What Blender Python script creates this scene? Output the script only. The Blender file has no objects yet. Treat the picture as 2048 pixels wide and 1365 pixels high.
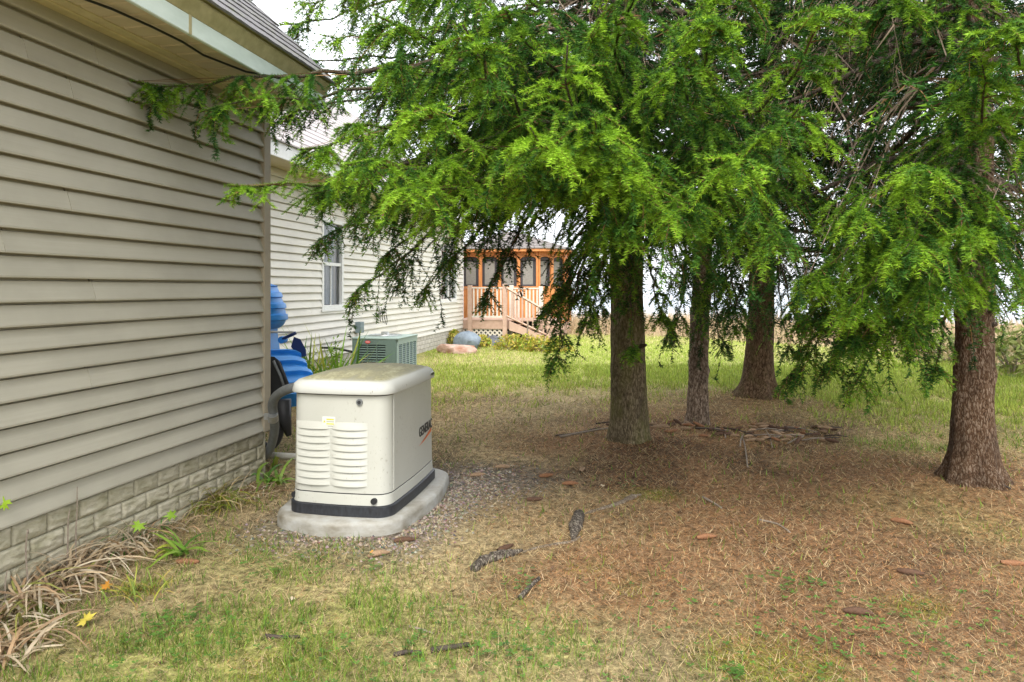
import bpy, math, random
import numpy as np
from mathutils import Vector

rnd = random.Random(7)
R = math.radians
# ------------------------------------------------------------------ camera, sky, sun, exposure
FPX, CX, HY, YAW, CAMZ = 1365.0, 1024.0, 577.0, R(10.95), 1.30
scene = bpy.context.scene
cd = bpy.data.cameras.new('camera'); cam = bpy.data.objects.new('camera', cd)
scene.collection.objects.link(cam); scene.camera = cam
cd.sensor_width = 36.0; cd.lens = 24.0; cd.shift_y = -105.5/2048; cd.clip_start = 0.05; cd.clip_end = 6000
cam.location = (0, 0, CAMZ); cam.rotation_euler = (R(90), 0, YAW)

world = bpy.data.worlds.new('World'); scene.world = world; world.use_nodes = True
wn = world.node_tree.nodes; wl = world.node_tree.links
sky = wn.new('ShaderNodeTexSky'); sky.sky_type = 'NISHITA'; sky.sun_disc = False
SUN_EL, SUN_AZ = R(50), R(176)          # azimuth clockwise from +Y: behind the camera
sky.sun_elevation = SUN_EL; sky.sun_rotation = SUN_AZ
sky.air_density = 1.0; sky.dust_density = 4.0; sky.ozone_density = 1.0
hs = wn.new('ShaderNodeHueSaturation'); hs.inputs['Saturation'].default_value = 0.30
mixw = wn.new('ShaderNodeMixRGB'); mixw.inputs['Fac'].default_value = 0.55
mixw.inputs['Color2'].default_value = (9.0, 9.3, 9.8, 1)     # even overcast veil
bg = wn['Background']; bg.inputs['Strength'].default_value = 0.14
wl.new(sky.outputs[0], hs.inputs['Color']); wl.new(hs.outputs[0], mixw.inputs['Color1'])
wl.new(mixw.outputs[0], bg.inputs['Color'])

sd = bpy.data.lights.new('sun', 'SUN'); so = bpy.data.objects.new('sun', sd)
scene.collection.objects.link(so)
sd.energy = 1.5; sd.angle = R(30); sd.color = (1.0, 0.96, 0.88)
sdir = Vector((math.sin(SUN_AZ)*math.cos(SUN_EL), math.cos(SUN_AZ)*math.cos(SUN_EL), math.sin(SUN_EL)))
so.rotation_euler = sdir.to_track_quat('Z', 'Y').to_euler(); so.location = (6, -8, 14)
scene.view_settings.view_transform = 'Standard'; scene.view_settings.look = 'None'
scene.view_settings.exposure = 1.30; scene.view_settings.gamma = 1.0
scene.view_settings.use_curve_mapping = False
scene.cycles.max_bounces = 6; scene.cycles.diffuse_bounces = 4; scene.cycles.transmission_bounces = 4
scene.cycles.transparent_max_bounces = 8; scene.cycles.use_denoising = True; scene.cycles.denoising_prefilter = 'NONE'

# ------------------------------------------------------------------ helpers
RV = np.array([math.cos(YAW), math.sin(YAW), 0]); FV = np.array([-math.sin(YAW), math.cos(YAW), 0])
CAM = np.array([0, 0, CAMZ])
def at(px, py, zc):                    # photograph pixel + distance -> place in the yard
    return CAM + zc*((px-CX)/FPX*RV + FV + np.array([0, 0, (HY-py)/FPX]))
def gnd(px, py):
    return at(px, py, FPX*CAMZ/(py-HY))
def xat(px, Y):
    return -math.tan(YAW + math.atan((CX-px)/FPX))*Y
def zat(py, X, Y):
    return CAMZ + (HY-py)/FPX*(-X*math.sin(YAW)+Y*math.cos(YAW))

COL = scene.collection
ORG = {}
def rename_free(o): return o
def link(o):
    COL.objects.link(o); return o
def tag(o, label=None, cat=None, group=None, kind=None):
    if label: o['label'] = label
    if cat: o['category'] = cat
    if group: o['group'] = group
    if kind: o['kind'] = kind
    return o
def thing(name, label, cat, loc=(0, 0, 0), group=None):
    o = link(bpy.data.objects.new(name, None)); o.location = loc; o.empty_display_size = 0.1
    ORG[o.name] = np.array(loc, float)
    return tag(o, label, cat, group)
def mesh_np(name, v, f, mat=None, col=None, smooth=False):
    """v (N,3), f (M,3 or 4) arrays"""
    v = np.asarray(v, np.float32); f = np.asarray(f, np.int32); k = f.shape[1]
    me = bpy.data.meshes.new(name)
    me.vertices.add(len(v)); me.vertices.foreach_set('co', v.ravel())
    me.loops.add(f.size); me.loops.foreach_set('vertex_index', f.ravel())
    me.polygons.add(len(f)); me.polygons.foreach_set('loop_start', np.arange(0, f.size, k, dtype=np.int32))
    me.polygons.foreach_set('loop_total', np.full(len(f), k, np.int32))
    if smooth: me.polygons.foreach_set('use_smooth', np.ones(len(f), bool))
    me.update(calc_edges=True)
    if col is not None:
        a = me.attributes.new('col', 'FLOAT_COLOR', 'POINT')
        c = np.ones((len(v), 4), np.float32); c[:, :3] = col; a.data.foreach_set('color', c.ravel())
    if mat: me.materials.append(mat)
    return me
def obj(name, me, parent=None):
    o = link(bpy.data.objects.new(name, me))
    if parent is not None:
        o.parent = parent
    return o
class MB:
    def __init__(s): s.v = []; s.f = []
    def add(s, v, f):
        b = len(s.v); s.v += [tuple(p) for p in v]; s.f += [tuple(i+b for i in q) for q in f]; return s
    def box(s, x0, x1, y0, y1, z0, z1, bev=0.0):
        if bev <= 0:
            v = [(x, y, z) for x in (x0, x1) for y in (y0, y1) for z in (z0, z1)]
            return s.add(v, [(0, 1, 3, 2), (4, 6, 7, 5), (0, 4, 5, 1), (2, 3, 7, 6), (0, 2, 6, 4), (1, 5, 7, 3)])
        b = bev
        ls = []
        for z, i in ((z0, b), (z0+b, 0), (z1-b, 0), (z1, b)):
            ls.append([(x0+i, y0+b, z), (x0+b, y0+i, z), (x1-b, y0+i, z), (x1-i, y0+b, z), (x1-i, y1-b, z), (x1-b, y1-i, z), (x0+b, y1-i, z), (x0+i, y1-b, z)])
        return s.loft(ls)
    def loft(s, loops, cap0=True, cap1=True):
        n = len(loops[0]); b = len(s.v)
        for l in loops: s.v += [tuple(p) for p in l]
        for j in range(len(loops)-1):
            for i in range(n):
                s.f.append((b+j*n+i, b+j*n+(i+1) % n, b+(j+1)*n+(i+1) % n, b+(j+1)*n+i))
        if cap0: s.f.append(tuple(b+i for i in reversed(range(n))))
        if cap1: s.f.append(tuple(b+(len(loops)-1)*n+i for i in range(n)))
        return s
    def tube(s, pts, rad, n=8, cap=True):
        P = [np.array(p, float) for p in pts]; m = len(P)
        if not hasattr(rad, '__len__'): rad = [rad]*m
        loops = []; up = None
        for i in range(m):
            t = P[min(i+1, m-1)]-P[max(i-1, 0)]; t = t/(np.linalg.norm(t)+1e-9)
            if up is None:
                up = np.array([0, 0, 1.]) if abs(t[2]) < .9 else np.array([1., 0, 0])
            a = np.cross(t, up); a /= np.linalg.norm(a)+1e-9; b2 = np.cross(a, t); up = b2
            loops.append([P[i]+rad[i]*(math.cos(2*math.pi*k/n)*a+math.sin(2*math.pi*k/n)*b2) for k in range(n)])
        return s.loft(loops, cap, cap)
    def quad(s, a, b, c, d): return s.add([a, b, c, d], [(0, 1, 2, 3)])
    def build(s, name, mat, parent=None, smooth=False, auto=None):
        o3 = ORG.get(parent.name, np.zeros(3)) if parent is not None else np.zeros(3)
        me = bpy.data.meshes.new(name)
        me.from_pydata([tuple(np.array(p)-o3) for p in s.v], [], s.f)
        if smooth: me.polygons.foreach_set('use_smooth', [True]*len(me.polygons))
        me.materials.append(mat); me.update()
        if smooth and auto: me.set_sharp_from_angle(angle=R(auto))
        o = obj(name, me, parent)
        if parent is not None: ORG[o.name] = o3
        return o
def place(me, name, parent, loc, rot=None, scale=None):
    o = obj(name, me, parent)
    o3 = ORG.get(parent.name, np.zeros(3)) if parent is not None else np.zeros(3)
    o.location = tuple(np.array(loc)-o3)
    if rot is not None: o.rotation_euler = rot
    if scale is not None: o.scale = scale
    return o

# ---- numpy value noise
_ng = np.random.default_rng(3)
_tab = _ng.random((256, 256))
def vnoise(x, y):
    xi = np.floor(x).astype(int); yi = np.floor(y).astype(int); fx = x-xi; fy = y-yi
    fx = fx*fx*(3-2*fx); fy = fy*fy*(3-2*fy)
    a = _tab[xi & 255, yi & 255]; b = _tab[(xi+1) & 255, yi & 255]; c = _tab[xi & 255, (yi+1) & 255]; d = _tab[(xi+1) & 255, (yi+1) & 255]
    return (a*(1-fx)+b*fx)*(1-fy)+(c*(1-fx)+d*fx)*fy
def fbm(x, y, o=4):
    s = 0; a = .5; t = 0
    for i in range(o):
        s = s+a*vnoise(x*2**i+17*i, y*2**i+31*i); t += a; a *= .5
    return s/t
def sstep(a, b, x):
    t = np.clip((x-a)/(b-a), 0, 1); return t*t*(3-2*t)

# ------------------------------------------------------------------ materials
def newmat(name):
    m = bpy.data.materials.new(name); m.use_nodes = True
    n = m.node_tree.nodes; return m, n, m.node_tree.links, n['Principled BSDF']
def coords(n, l, scale=(1, 1, 1), obj_space=True):
    tc = n.new('ShaderNodeTexCoord'); mp = n.new('ShaderNodeMapping'); mp.inputs['Scale'].default_value = scale
    oi = n.new('ShaderNodeObjectInfo'); ml = n.new('ShaderNodeMath'); ml.operation = 'MULTIPLY'; ml.inputs[1].default_value = 53.0
    ad = n.new('ShaderNodeVectorMath'); ad.operation = 'ADD'
    l.new(oi.outputs['Random'], ml.inputs[0]); l.new(tc.outputs['Object'], ad.inputs[0]); l.new(ml.outputs[0], ad.inputs[1])
    l.new(ad.outputs[0], mp.inputs['Vector']); return mp.outputs[0]
def ramp(n, l, fac, stops):
    r = n.new('ShaderNodeValToRGB'); e = r.color_ramp.elements
    while len(e) < len(stops): e.new(0.5)
    for i, (p, c) in enumerate(stops):
        e[i].position = p; e[i].color = (c[0], c[1], c[2], 1) if hasattr(c, '__len__') else (c, c, c, 1)
    l.new(fac, r.inputs[0]); return r.outputs[0]
def noise(n, l, vec, scale, detail=4, rough=.6, dist=0):
    t = n.new('ShaderNodeTexNoise'); t.inputs['Scale'].default_value = scale; t.inputs['Detail'].default_value = detail
    t.inputs['Roughness'].default_value = rough; t.inputs['Distortion'].default_value = dist
    l.new(vec, t.inputs['Vector']); return t.outputs['Fac']
def bump(n, l, h, b, strength=.4, dist=.01):
    x = n.new('ShaderNodeBump'); x.inputs['Strength'].default_value = strength; x.inputs['Distance'].default_value = dist
    l.new(h, x.inputs['Height']); l.new(x.outputs[0], b.inputs['Normal'])
def mixc(n, l, fac, a, b, mode='MIX'):
    m = n.new('ShaderNodeMixRGB'); m.blend_type = mode
    for s, v in ((m.inputs[0], fac), (m.inputs[1], a), (m.inputs[2], b)):
        if hasattr(v, 'links'): l.new(v, s)
        elif hasattr(v, '__len__'): s.default_value = (v[0], v[1], v[2], 1)
        else: s.default_value = v
    return m.outputs[0]
def simple(name, a, b=None, rough=.6, scale=(8, 8, 8), ns=3, detail=5, bstr=0, bdist=.005, metal=0, spec=.5, lo=.3, hi=.7, bscale=None):
    m, n, l, p = newmat(name); v = coords(n, l, scale)
    b = b or tuple(c*.82 for c in a)
    f = noise(n, l, v, ns, detail)
    l.new(ramp(n, l, f, [(lo, b), (hi, a)]), p.inputs['Base Color'])
    p.inputs['Roughness'].default_value = rough; p.inputs['Metallic'].default_value = metal
    p.inputs['Specular IOR Level'].default_value = spec
    if bstr:
        f2 = noise(n, l, v, (bscale or ns*4), 5); bump(n, l, f2, p, bstr, bdist)
    return m
def vcolmat(name, rough=.7, transl=0.0, spec=.3, hv=0.0):
    m, n, l, p = newmat(name)
    a = n.new('ShaderNodeAttribute'); a.attribute_name = 'col'
    l.new(a.outputs['Color'], p.inputs['Base Color']); p.inputs['Roughness'].default_value = rough
    p.inputs['Specular IOR Level'].default_value = spec
    if transl:
        t = n.new('ShaderNodeBsdfTranslucent'); l.new(a.outputs['Color'], t.inputs['Color'])
        x = n.new('ShaderNodeMixShader'); x.inputs[0].default_value = transl
        l.new(p.outputs[0], x.inputs[1]); l.new(t.outputs[0], x.inputs[2])
        l.new(x.outputs[0], n['Material Output'].inputs['Surface'])
    return m
def bark(name, dark, mid, light, moss=None, vs=1.0, mossamt=.0):
    m, n, l, p = newmat(name)
    v = coords(n, l, (20*vs, 20*vs, 7*vs))
    vo = n.new('ShaderNodeTexVoronoi'); vo.feature = 'DISTANCE_TO_EDGE'; vo.inputs['Scale'].default_value = 2.2
    dv = n.new('ShaderNodeVectorMath'); dv.operation = 'ADD'
    nz = n.new('ShaderNodeTexNoise'); nz.inputs['Scale'].default_value = 2.5; nz.inputs['Detail'].default_value = 4
    l.new(v, nz.inputs['Vector']); l.new(v, dv.inputs[0]); l.new(nz.outputs['Color'], dv.inputs[1]); l.new(dv.outputs[0], vo.inputs['Vector'])
    f1 = noise(n, l, v, 3.0, 8, .7)
    h = n.new('ShaderNodeMath'); h.operation = 'MULTIPLY_ADD'
    l.new(ramp(n, l, vo.outputs['Distance'], [(0, 0), (.25, 1)]), h.inputs[0]); h.inputs[1].default_value = .30; l.new(f1, h.inputs[2])
    c = ramp(n, l, h.outputs[0], [(.38, dark), (.62, mid), (.86, light)])
    f2 = noise(n, l, coords(n, l, (3, 3, 2)), 2.0, 5)
    c = mixc(n, l, ramp(n, l, f2, [(.45, 0), (.7, .6)]), c, dark)
    if moss:
        f3 = noise(n, l, coords(n, l, (5, 5, 2.5)), 1.6, 6)
        c = mixc(n, l, ramp(n, l, f3, [(.5-mossamt, 0), (.75-mossamt*.5, .75)]), c, moss)
    l.new(c, p.inputs['Base Color']); p.inputs['Roughness'].default_value = .92; p.inputs['Specular IOR Level'].default_value = .2
    bump(n, l, h.outputs[0], p, .9, .02)
    return m
M = {}
def siding_mat(name, a, b):
    m, n, l, p = newmat(name)
    v = coords(n, l, (3, .6, 60)); f = noise(n, l, v, 3, 4)
    v2 = coords(n, l, (1.2, 1.2, 1.6)); f2 = noise(n, l, v2, 1.3, 5)
    c = mixc(n, l, ramp(n, l, f, [(.3, 0), (.7, .5)]), a, b)
    c = mixc(n, l, ramp(n, l, f2, [(.42, 0), (.75, .55)]), c, tuple(x*.74 for x in b))
    l.new(c, p.inputs['Base Color']); p.inputs['Roughness'].default_value = .55; p.inputs['Specular IOR Level'].default_value = .35
    bump(n, l, f, p, .12, .004); return m
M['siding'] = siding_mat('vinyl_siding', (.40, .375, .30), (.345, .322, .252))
M['siding_lit'] = siding_mat('lit_vinyl_siding', (.76, .73, .66), (.70, .67, .60))  # lighter copy of the garage siding, the wing's stronger daylight put into its colour
M['trim'] = simple('trim_taupe', (.36, .31, .225), (.30, .255, .18), .6, (2, 2, 2), 3, bstr=.1)
M['soffit'] = simple('soffit', (.62, .54, .38), (.52, .44, .29), .55, (3, 3, 3), 2)
M['frieze'] = simple('frieze', (.66, .58, .36), (.50, .44, .25), .6, (4, 4, 4), 3, bstr=.1)
M['fascia'] = simple('fascia_pale', (.66, .74, .68), (.52, .60, .54), .5, (2, 2, 6), 2)
M['drip'] = simple('drip_edge', (.42, .36, .20), (.28, .25, .12), .6, (6, 6, 6), 3)
M['block'] = simple('moulded_block', (.46, .42, .32), (.27, .25, .155), .9, (5, 5, 9), 1.8, 8, .7, .008, lo=.3, hi=.66, bscale=9)
M['block2'] = simple('pale_block', (.62, .58, .52), (.44, .40, .34), .9, (2, 2, 2), 2, 6, .3)
M['mortar'] = simple('mortar_joint', (.27, .255, .185), (.17, .165, .11), .95, (8, 8, 8), 3)
def shingle_mat():
    m, n, l, p = newmat('shingle'); v = coords(n, l, (60, 60, 60)); f = noise(n, l, v, 4, 4)
    f2 = noise(n, l, coords(n, l, (5, 5, 5)), 2, 5)
    c = ramp(n, l, f, [(.3, (.075, .07, .075)), (.7, (.26, .25, .26))])
    c = mixc(n, l, ramp(n, l, f2, [(.52, 0), (.75, .6)]), c, (.17, .19, .09))
    l.new(c, p.inputs['Base Color']); p.inputs['Roughness'].default_value = .95; bump(n, l, f, p, .5, .004); return m
M['shingle'] = shingle_mat()
M['shingle2'] = simple('pale_shingle', (.46, .42, .41), (.33, .30, .30), .95, (20, 20, 20), 3, bstr=.3)
M['gazroof'] = simple('grey_gazebo_shingle', (.24, .215, .20), (.15, .135, .13), .95, (20, 20, 20), 3, bstr=.3)
M['black'] = simple('black_rubber', (.02, .02, .022), (.012, .012, .013), .6, (10, 10, 10), 3)
M['wire'] = simple('black_cable', (.015, .015, .015), None, .5)
M['white'] = simple('white_vinyl', (.80, .80, .78), (.72, .72, .70), .45)
def glass_mat(name, c=(.10, .13, .16)):
    m, n, l, p = newmat(name); p.inputs['Base Color'].default_value = (*c, 1); p.inputs['Roughness'].default_value = .06
    p.inputs['Specular IOR Level'].default_value = .8; return m
def clear_mat():
    m, n, l, p = newmat('window_glass'); g = n.new('ShaderNodeBsdfGlossy'); g.inputs['Roughness'].default_value = .02
    t = n.new('ShaderNodeBsdfTransparent'); x = n.new('ShaderNodeMixShader'); fr = n.new('ShaderNodeFresnel'); fr.inputs[0].default_value = 1.7
    l.new(fr.outputs[0], x.inputs[0]); l.new(t.outputs[0], x.inputs[1]); l.new(g.outputs[0], x.inputs[2])
    l.new(x.outputs[0], n['Material Output'].inputs['Surface']); return m
M['glass'] = clear_mat()
M['blind'] = simple('window_blind', (.42, .47, .52), (.34, .39, .44), .8)
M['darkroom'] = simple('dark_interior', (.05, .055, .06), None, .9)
def paint_gen():
    m, n, l, p = newmat('cream_enamel'); 
    f = noise(n, l, coords(n, l, (2, 2, 2)), 2, 5); c = mixc(n, l, ramp(n, l, f, [(.4, 0), (.8, .4)]), (.47, .472, .425), (.39, .387, .335))
    f2 = noise(n, l, coords(n, l, (30, 30, 16)), 3, 6)
    f3 = noise(n, l, coords(n, l, (3, 3, 3)), 1.2, 3)
    mm = n.new('ShaderNodeMath'); mm.operation = 'MULTIPLY'
    l.new(ramp(n, l, f2, [(.60, 0), (.68, 1)]), mm.inputs[0]); l.new(ramp(n, l, f3, [(.46, 0), (.66, .8)]), mm.inputs[1])
    c = mixc(n, l, mm.outputs[0], c, (.16, .13, .08))
    l.new(c, p.inputs['Base Color']); p.inputs['Roughness'].default_value = .38; bump(n, l, noise(n, l, coords(n, l, (1, 1, 1)), 160, 2), p, .05, .001); return m
M['gen'] = paint_gen()
def lid_mat():
    m, n, l, p = newmat('lid_enamel_mossy')
    g = n.new('ShaderNodeNewGeometry'); s = n.new('ShaderNodeSeparateXYZ'); l.new(g.outputs['Normal'], s.inputs[0])
    f = noise(n, l, coords(n, l, (7, 2.2, 7)), 2.2, 8, .7); f1 = noise(n, l, coords(n, l, (20, 20, 20)), 3, 5)
    grime = mixc(n, l, ramp(n, l, f, [(.35, 0), (.65, 1)]), (.17, .155, .075), (.44, .42, .27)); grime = mixc(n, l, ramp(n, l, f1, [(.45, 0), (.7, .6)]), grime, (.17, .15, .075))
    mu = n.new('ShaderNodeMath'); mu.operation = 'MULTIPLY'
    l.new(ramp(n, l, s.outputs[2], [(.90, 0), (.985, 1)]), mu.inputs[0]); l.new(ramp(n, l, f, [(.25, .55), (.5, 1)]), mu.inputs[1])
    f2 = noise(n, l, coords(n, l, (26, 26, 10)), 3, 6)
    c = mixc(n, l, ramp(n, l, f2, [(.66, 0), (.72, .75)]), (.51, .515, .48), (.20, .155, .10))
    c = mixc(n, l, mu.outputs[0], c, grime)
    l.new(c, p.inputs['Base Color']); p.inputs['Roughness'].default_value = .7; p.inputs['Specular IOR Level'].default_value = .25; return m
M['lid'] = lid_mat()
M['genblack'] = simple('black_base_band', (.03, .033, .04), (.012, .013, .016), .5, (20, 20, 8), 3, bstr=.2)
def conc():
    m, n, l, p = newmat('wet_concrete'); f = noise(n, l, coords(n, l, (4, 4, 8)), 2, 7)
    c = ramp(n, l, f, [(.30, (.17, .15, .11)), (.5, (.29, .28, .245)), (.72, (.38, .385, .37))])
    l.new(c, p.inputs['Base Color']); l.new(ramp(n, l, f, [(.3, .35), (.6, .8)]), p.inputs['Roughness'])
    bump(n, l, noise(n, l, coords(n, l, (40, 40, 40)), 3, 5), p, .25, .004); return m
M['concrete'] = conc()
M['orange'] = simple('orange_print', (.72, .17, .04), (.6, .14, .03), .4)
M['ink'] = simple('black_print', (.02, .02, .02), None, .4)
M['steel'] = simple('zinc_steel', (.55, .56, .55), (.42, .43, .42), .35, metal=.8)
M['conduit'] = simple('grey_conduit', (.17, .18, .18), (.12, .125, .125), .5, (10, 10, 10), 3)
M['pvc'] = simple('white_pvc', (.66, .64, .58), (.5, .47, .4), .5)
M['blue'] = simple('blue_plastic', (.035, .30, .78), (.025, .22, .64), .42, (6, 6, 6), 2, bstr=.08)
M['navy'] = simple('navy_plastic', (.012, .035, .14), None, .45)
M['acgreen'] = simple('green_enamel', (.125, .175, .15), (.085, .13, .11), .45, (25, 25, 25), 3)
M['acpale'] = simple('pale_green_enamel', (.30, .38, .35), (.24, .32, .29), .45, (25, 25, 25), 3)
M['coil'] = simple('dark_coil', (.035, .045, .055), (.02, .025, .03), .7, (40, 40, 40), 3)
M['red'] = simple('red_badge', (.55, .02, .03), None, .4)
M['cedar'] = simple('orange_cedar', (.62, .25, .075), (.46, .17, .05), .6, (4, 4, 1.2), 4)
M['deck'] = simple('pinkish_deck', (.52, .36, .28), (.42, .28, .21), .8, (3, 3, 3), 3)
M['lattice'] = simple('lattice_white', (.66, .62, .55), (.55, .50, .43), .7)
M['screen'] = simple('dark_screen', (.055, .05, .055), None, .8)
M['shade'] = simple('pale_shade', (.25, .24, .215), (.19, .18, .16), .8)
M['needle'] = vcolmat('spruce_needles', .5, .26, .16)
M['twig'] = vcolmat('spruce_twigs', .85, 0, .2)
M['blade'] = vcolmat('grass_blades', .65, .3, .3)
M['litter'] = vcolmat('litter', .85, 0, .2)
M['leafm'] = vcolmat('leaf_blades', .5, .3, .4)
M['barkA'] = bark('bark_mossy', (.04, .03, .018), (.155, .12, .07), (.29, .235, .15), (.12, .12, .03), 1.0, .05)
M['barkB'] = bark('bark_furrowed', (.03, .02, .014), (.20, .14, .095), (.42, .33, .25), None, 1.1)
M['barkC'] = bark('bark_brown', (.026, .016, .009), (.115, .068, .035), (.21, .14, .085), (.09, .085, .025), 1.0, .0)
M['barkD'] = bark('bark_reddish', (.026, .015, .009), (.125, .07, .037), (.27, .20, .145), None, 1.3)
M['limb'] = bark('limb_bark', (.03, .024, .018), (.12, .09, .065), (.24, .19, .15), None, 3.0)
M['root'] = bark('root_bark', (.09, .065, .045), (.26, .205, .15), (.38, .32, .24), None, 1.4)
M['charroot'] = bark('dark_root', (.025, .02, .016), (.11, .088, .07), (.32, .28, .22), None, 1.3)
M['cone'] = simple('cone_scales', (.30, .14, .06), (.13, .055, .025), .8, (60, 60, 60), 3)
M['cone2'] = simple('dark_cone_scales', (.12, .06, .03), (.05, .025, .015), .85, (60, 60, 60), 3)
M['cone3'] = simple('weathered_cone_scales', (.36, .24, .14), (.19, .12, .07), .85, (60, 60, 60), 3)
M['stick'] = simple('dead_stick', (.30, .25, .19), (.17, .13, .10), .9, (30, 30, 30), 3)
M['darkstick'] = simple('dark_stick', (.075, .055, .042), (.028, .02, .016), .85, (30, 30, 30), 3)
M['rockpink'] = simple('pink_granite', (.62, .46, .40), (.30, .14, .08), .85, (2.2, 2.2, 4), 2, 7, .5, .02)
M['rockblue'] = simple('blue_grey_rock', (.24, .29, .34), (.12, .15, .19), .8, (3, 3, 3), 2, 7, .4, .02)
M['rockdark'] = simple('slate_rock', (.16, .17, .19), (.07, .07, .08), .8, (3, 3, 6), 2, 6, .4, .02)
M['moss'] = vcolmat('moss_tufts', .9, .2, .1)
M['gravel'] = vcolmat('gravel_stones', .85, 0, .3)
M['label'] = simple('label_paper', (.78, .77, .70), None, .5)
M['yellow'] = simple('yellow_print', (.80, .58, .05), None, .5)
M['greyprint'] = simple('grey_print', (.42, .42, .38), None, .5)
M['box'] = simple('grey_box', (.20, .26, .28), (.16, .21, .23), .5)

# ------------------------------------------------------------------ the ground
TA, TB, TC, TD = gnd(1258, 898), gnd(1396, 860), gnd(1513, 806), gnd(1947, 982)
TE = np.array([4.6, 7.6, 0.0])                      # a fifth spruce beyond the frame, its boughs reach into the corner
TREES = [TA, TB, TC, TD, TE]
GX, GY = -1.64, 3.86                                 # generator centre
def gz(x, y):
    x = np.asarray(x, float); y = np.asarray(y, float)
    z = .05*(fbm(x*.5+5, y*.5, 3)-.5)+.018*(fbm(x*2.1, y*2.1, 3)-.5)
    for t, h, r in ((TA, .09, .55), (TB, .05, .6), (TC, .07, .6), (TD, .07, .5)):
        z = z+h*np.exp(-((x-t[0])**2+(y-t[1])**2)/(2*r*r))
    flat = np.maximum(np.exp(-(((x-GX)/.55)**4+((y-GY)/.75)**4)), sstep(-2.3, -2.55, x))
    z = z*(1-flat)
    far = sstep(27, 40, y)
    return z*(1-far)-1.6*far
_e = sorted([tuple(gnd(a, b)[:2]) for a, b in ((2300, 790), (2048, 742), (1750, 702), (1350, 674), (1100, 670))])
def lawn_edge(x): return np.interp(x, [q[0] for q in _e], [q[1] for q in _e])
def blob(x, y, p, r): return np.exp(-((x-p[0])**2+(y-p[1])**2)/(r*r))
P_ = lambda px, py: gnd(px, py)
def cover(x, y):
    """ground cover shares at a spot: needle litter, lush green, gravel, moss"""
    n1 = fbm(x*.9+3, y*.9+9, 4); n2 = fbm(x*2.6+40, y*2.6, 4); n3 = fbm(x*.35+80, y*.35+11, 3)
    lit = np.zeros_like(x)
    for p, r in ((TA, .80), (TB, 1.25), (TC, 1.0), (TD, 1.25), (P_(1500, 1020), 1.25), (P_(1750, 1130), 1.0), (P_(1350, 960), .9), (P_(1950, 1200), .7), (P_(1250, 1150), .55), (P_(1650, 1250), .5)):
        lit = np.maximum(lit, blob(x, y, p, r))
    lit = np.clip(lit*1.25+(n1-.5)*1.3+(n2-.5)*.5, 0, 1)
    grn = sstep(7.0, 10.5, y+.55*np.maximum(x, 0)+(n1-.5)*4)*(.55+.45*sstep(.3, .6, n3))
    for p, r in ((P_(520, 1130), .5), (P_(330, 1330), .6), (P_(650, 1110), .35), (P_(480, 1330), .5), (P_(1020, 1300), .35), (P_(1800, 1010), .4), (P_(1950, 1060), .35), (P_(1850, 900), .5), (P_(880, 1340), .4), (P_(700, 1250), .35), (P_(1000, 760), 1.2)):
        grn = np.maximum(grn, blob(x, y, p, r)*(.05+1.0*n2))
    grn = np.clip(grn+(n2-.55)*.35, 0, 1)*(1-.55*lit*(y < 8))
    gra = np.maximum(np.exp(-(((x-GX-.12)/.62)**4+((y-GY+.03)/.80)**4)), 0)
    gra = np.maximum(gra, blob(x, y, (-1.05, 4.5), .55)*.9)
    gra = np.clip(gra*1.4+(n2-.5)*.8-.25, 0, 1)*(gra > .05)
    mos = np.zeros_like(x)
    for p, r in ((P_(1520, 1340), .22), (P_(1600, 1330), .16), (P_(1830, 1213), .12), (P_(1300, 990), .16), (P_(1160, 640+500), .09), (P_(1030, 1165), .05), (P_(985, 1140), .05), (P_(1260, 1182), .07), (P_(560, 1345), .15)):
        mos = np.maximum(mos, blob(x, y, p, r))
    mos = np.clip(mos*1.5+(n2-.5)*.6-.25, 0, 1)*(mos > .1)
    return lit, grn, gra, mos
def axis(lo, hi, c, d0, g):
    a = [c]; d = d0
    while a[-1] < hi: a.append(a[-1]+d); d *= g
    b = [c]; d = d0
    while b[-1] > lo: b.append(b[-1]-d); d *= g
    return np.array(b[:0:-1]+a)
gxs = axis(-400, 400, .6, .12, 1.052); gys = axis(-60, 2600, 4.2, .12, 1.052)
gX, gY = np.meshgrid(gxs, gys, indexing='ij'); gZ = gz(gX, gY)
lit, grn, gra, mos = cover(gX, gY)
soil = np.array([.115, .075, .048]); straw = np.array([.42, .335, .18]); needl = np.array([.235, .138, .07]); lush = np.array([.29, .35, .06]); stone = np.array([.19, .16, .125]); mossc = np.array([.19, .21, .03]); dune = np.array([.42, .31, .20])
nn = fbm(gX*3, gY*3, 4)[..., None]
base = straw*(.55+.8*nn)
base = base*(1-lit[..., None])+(needl*(.5+nn)+soil*.35)*lit[..., None]
dk_ = sstep(.56, .70, fbm(gX*1.3+60, gY*1.3+7, 4))[..., None]*(gY < 9)[..., None]; base = base*(1-.75*dk_)+soil*.75*dk_
base = base*(1-grn[..., None])+(lush*(.7+.3*nn)+straw*.30)*grn[..., None]
base = base*(1-gra[..., None])+stone*gra[..., None]
base = base*(1-.8*mos[..., None])+mossc*.8*mos[..., None]
dn = sstep(0, 1.2, gY-lawn_edge(gX)+1.5*(fbm(gX*.6, gY*.6)-.5))[..., None]; base = base*(1-dn)+dune*dn
ni, nj = gX.shape
idx = np.arange(ni*nj).reshape(ni, nj)
gf = np.stack([idx[:-1, :-1], idx[1:, :-1], idx[1:, 1:], idx[:-1, 1:]], -1).reshape(-1, 4)
gm, n, l, p = newmat('yard_ground')
a = n.new('ShaderNodeAttribute'); a.attribute_name = 'col'
tc = n.new('ShaderNodeTexCoord')
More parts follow.
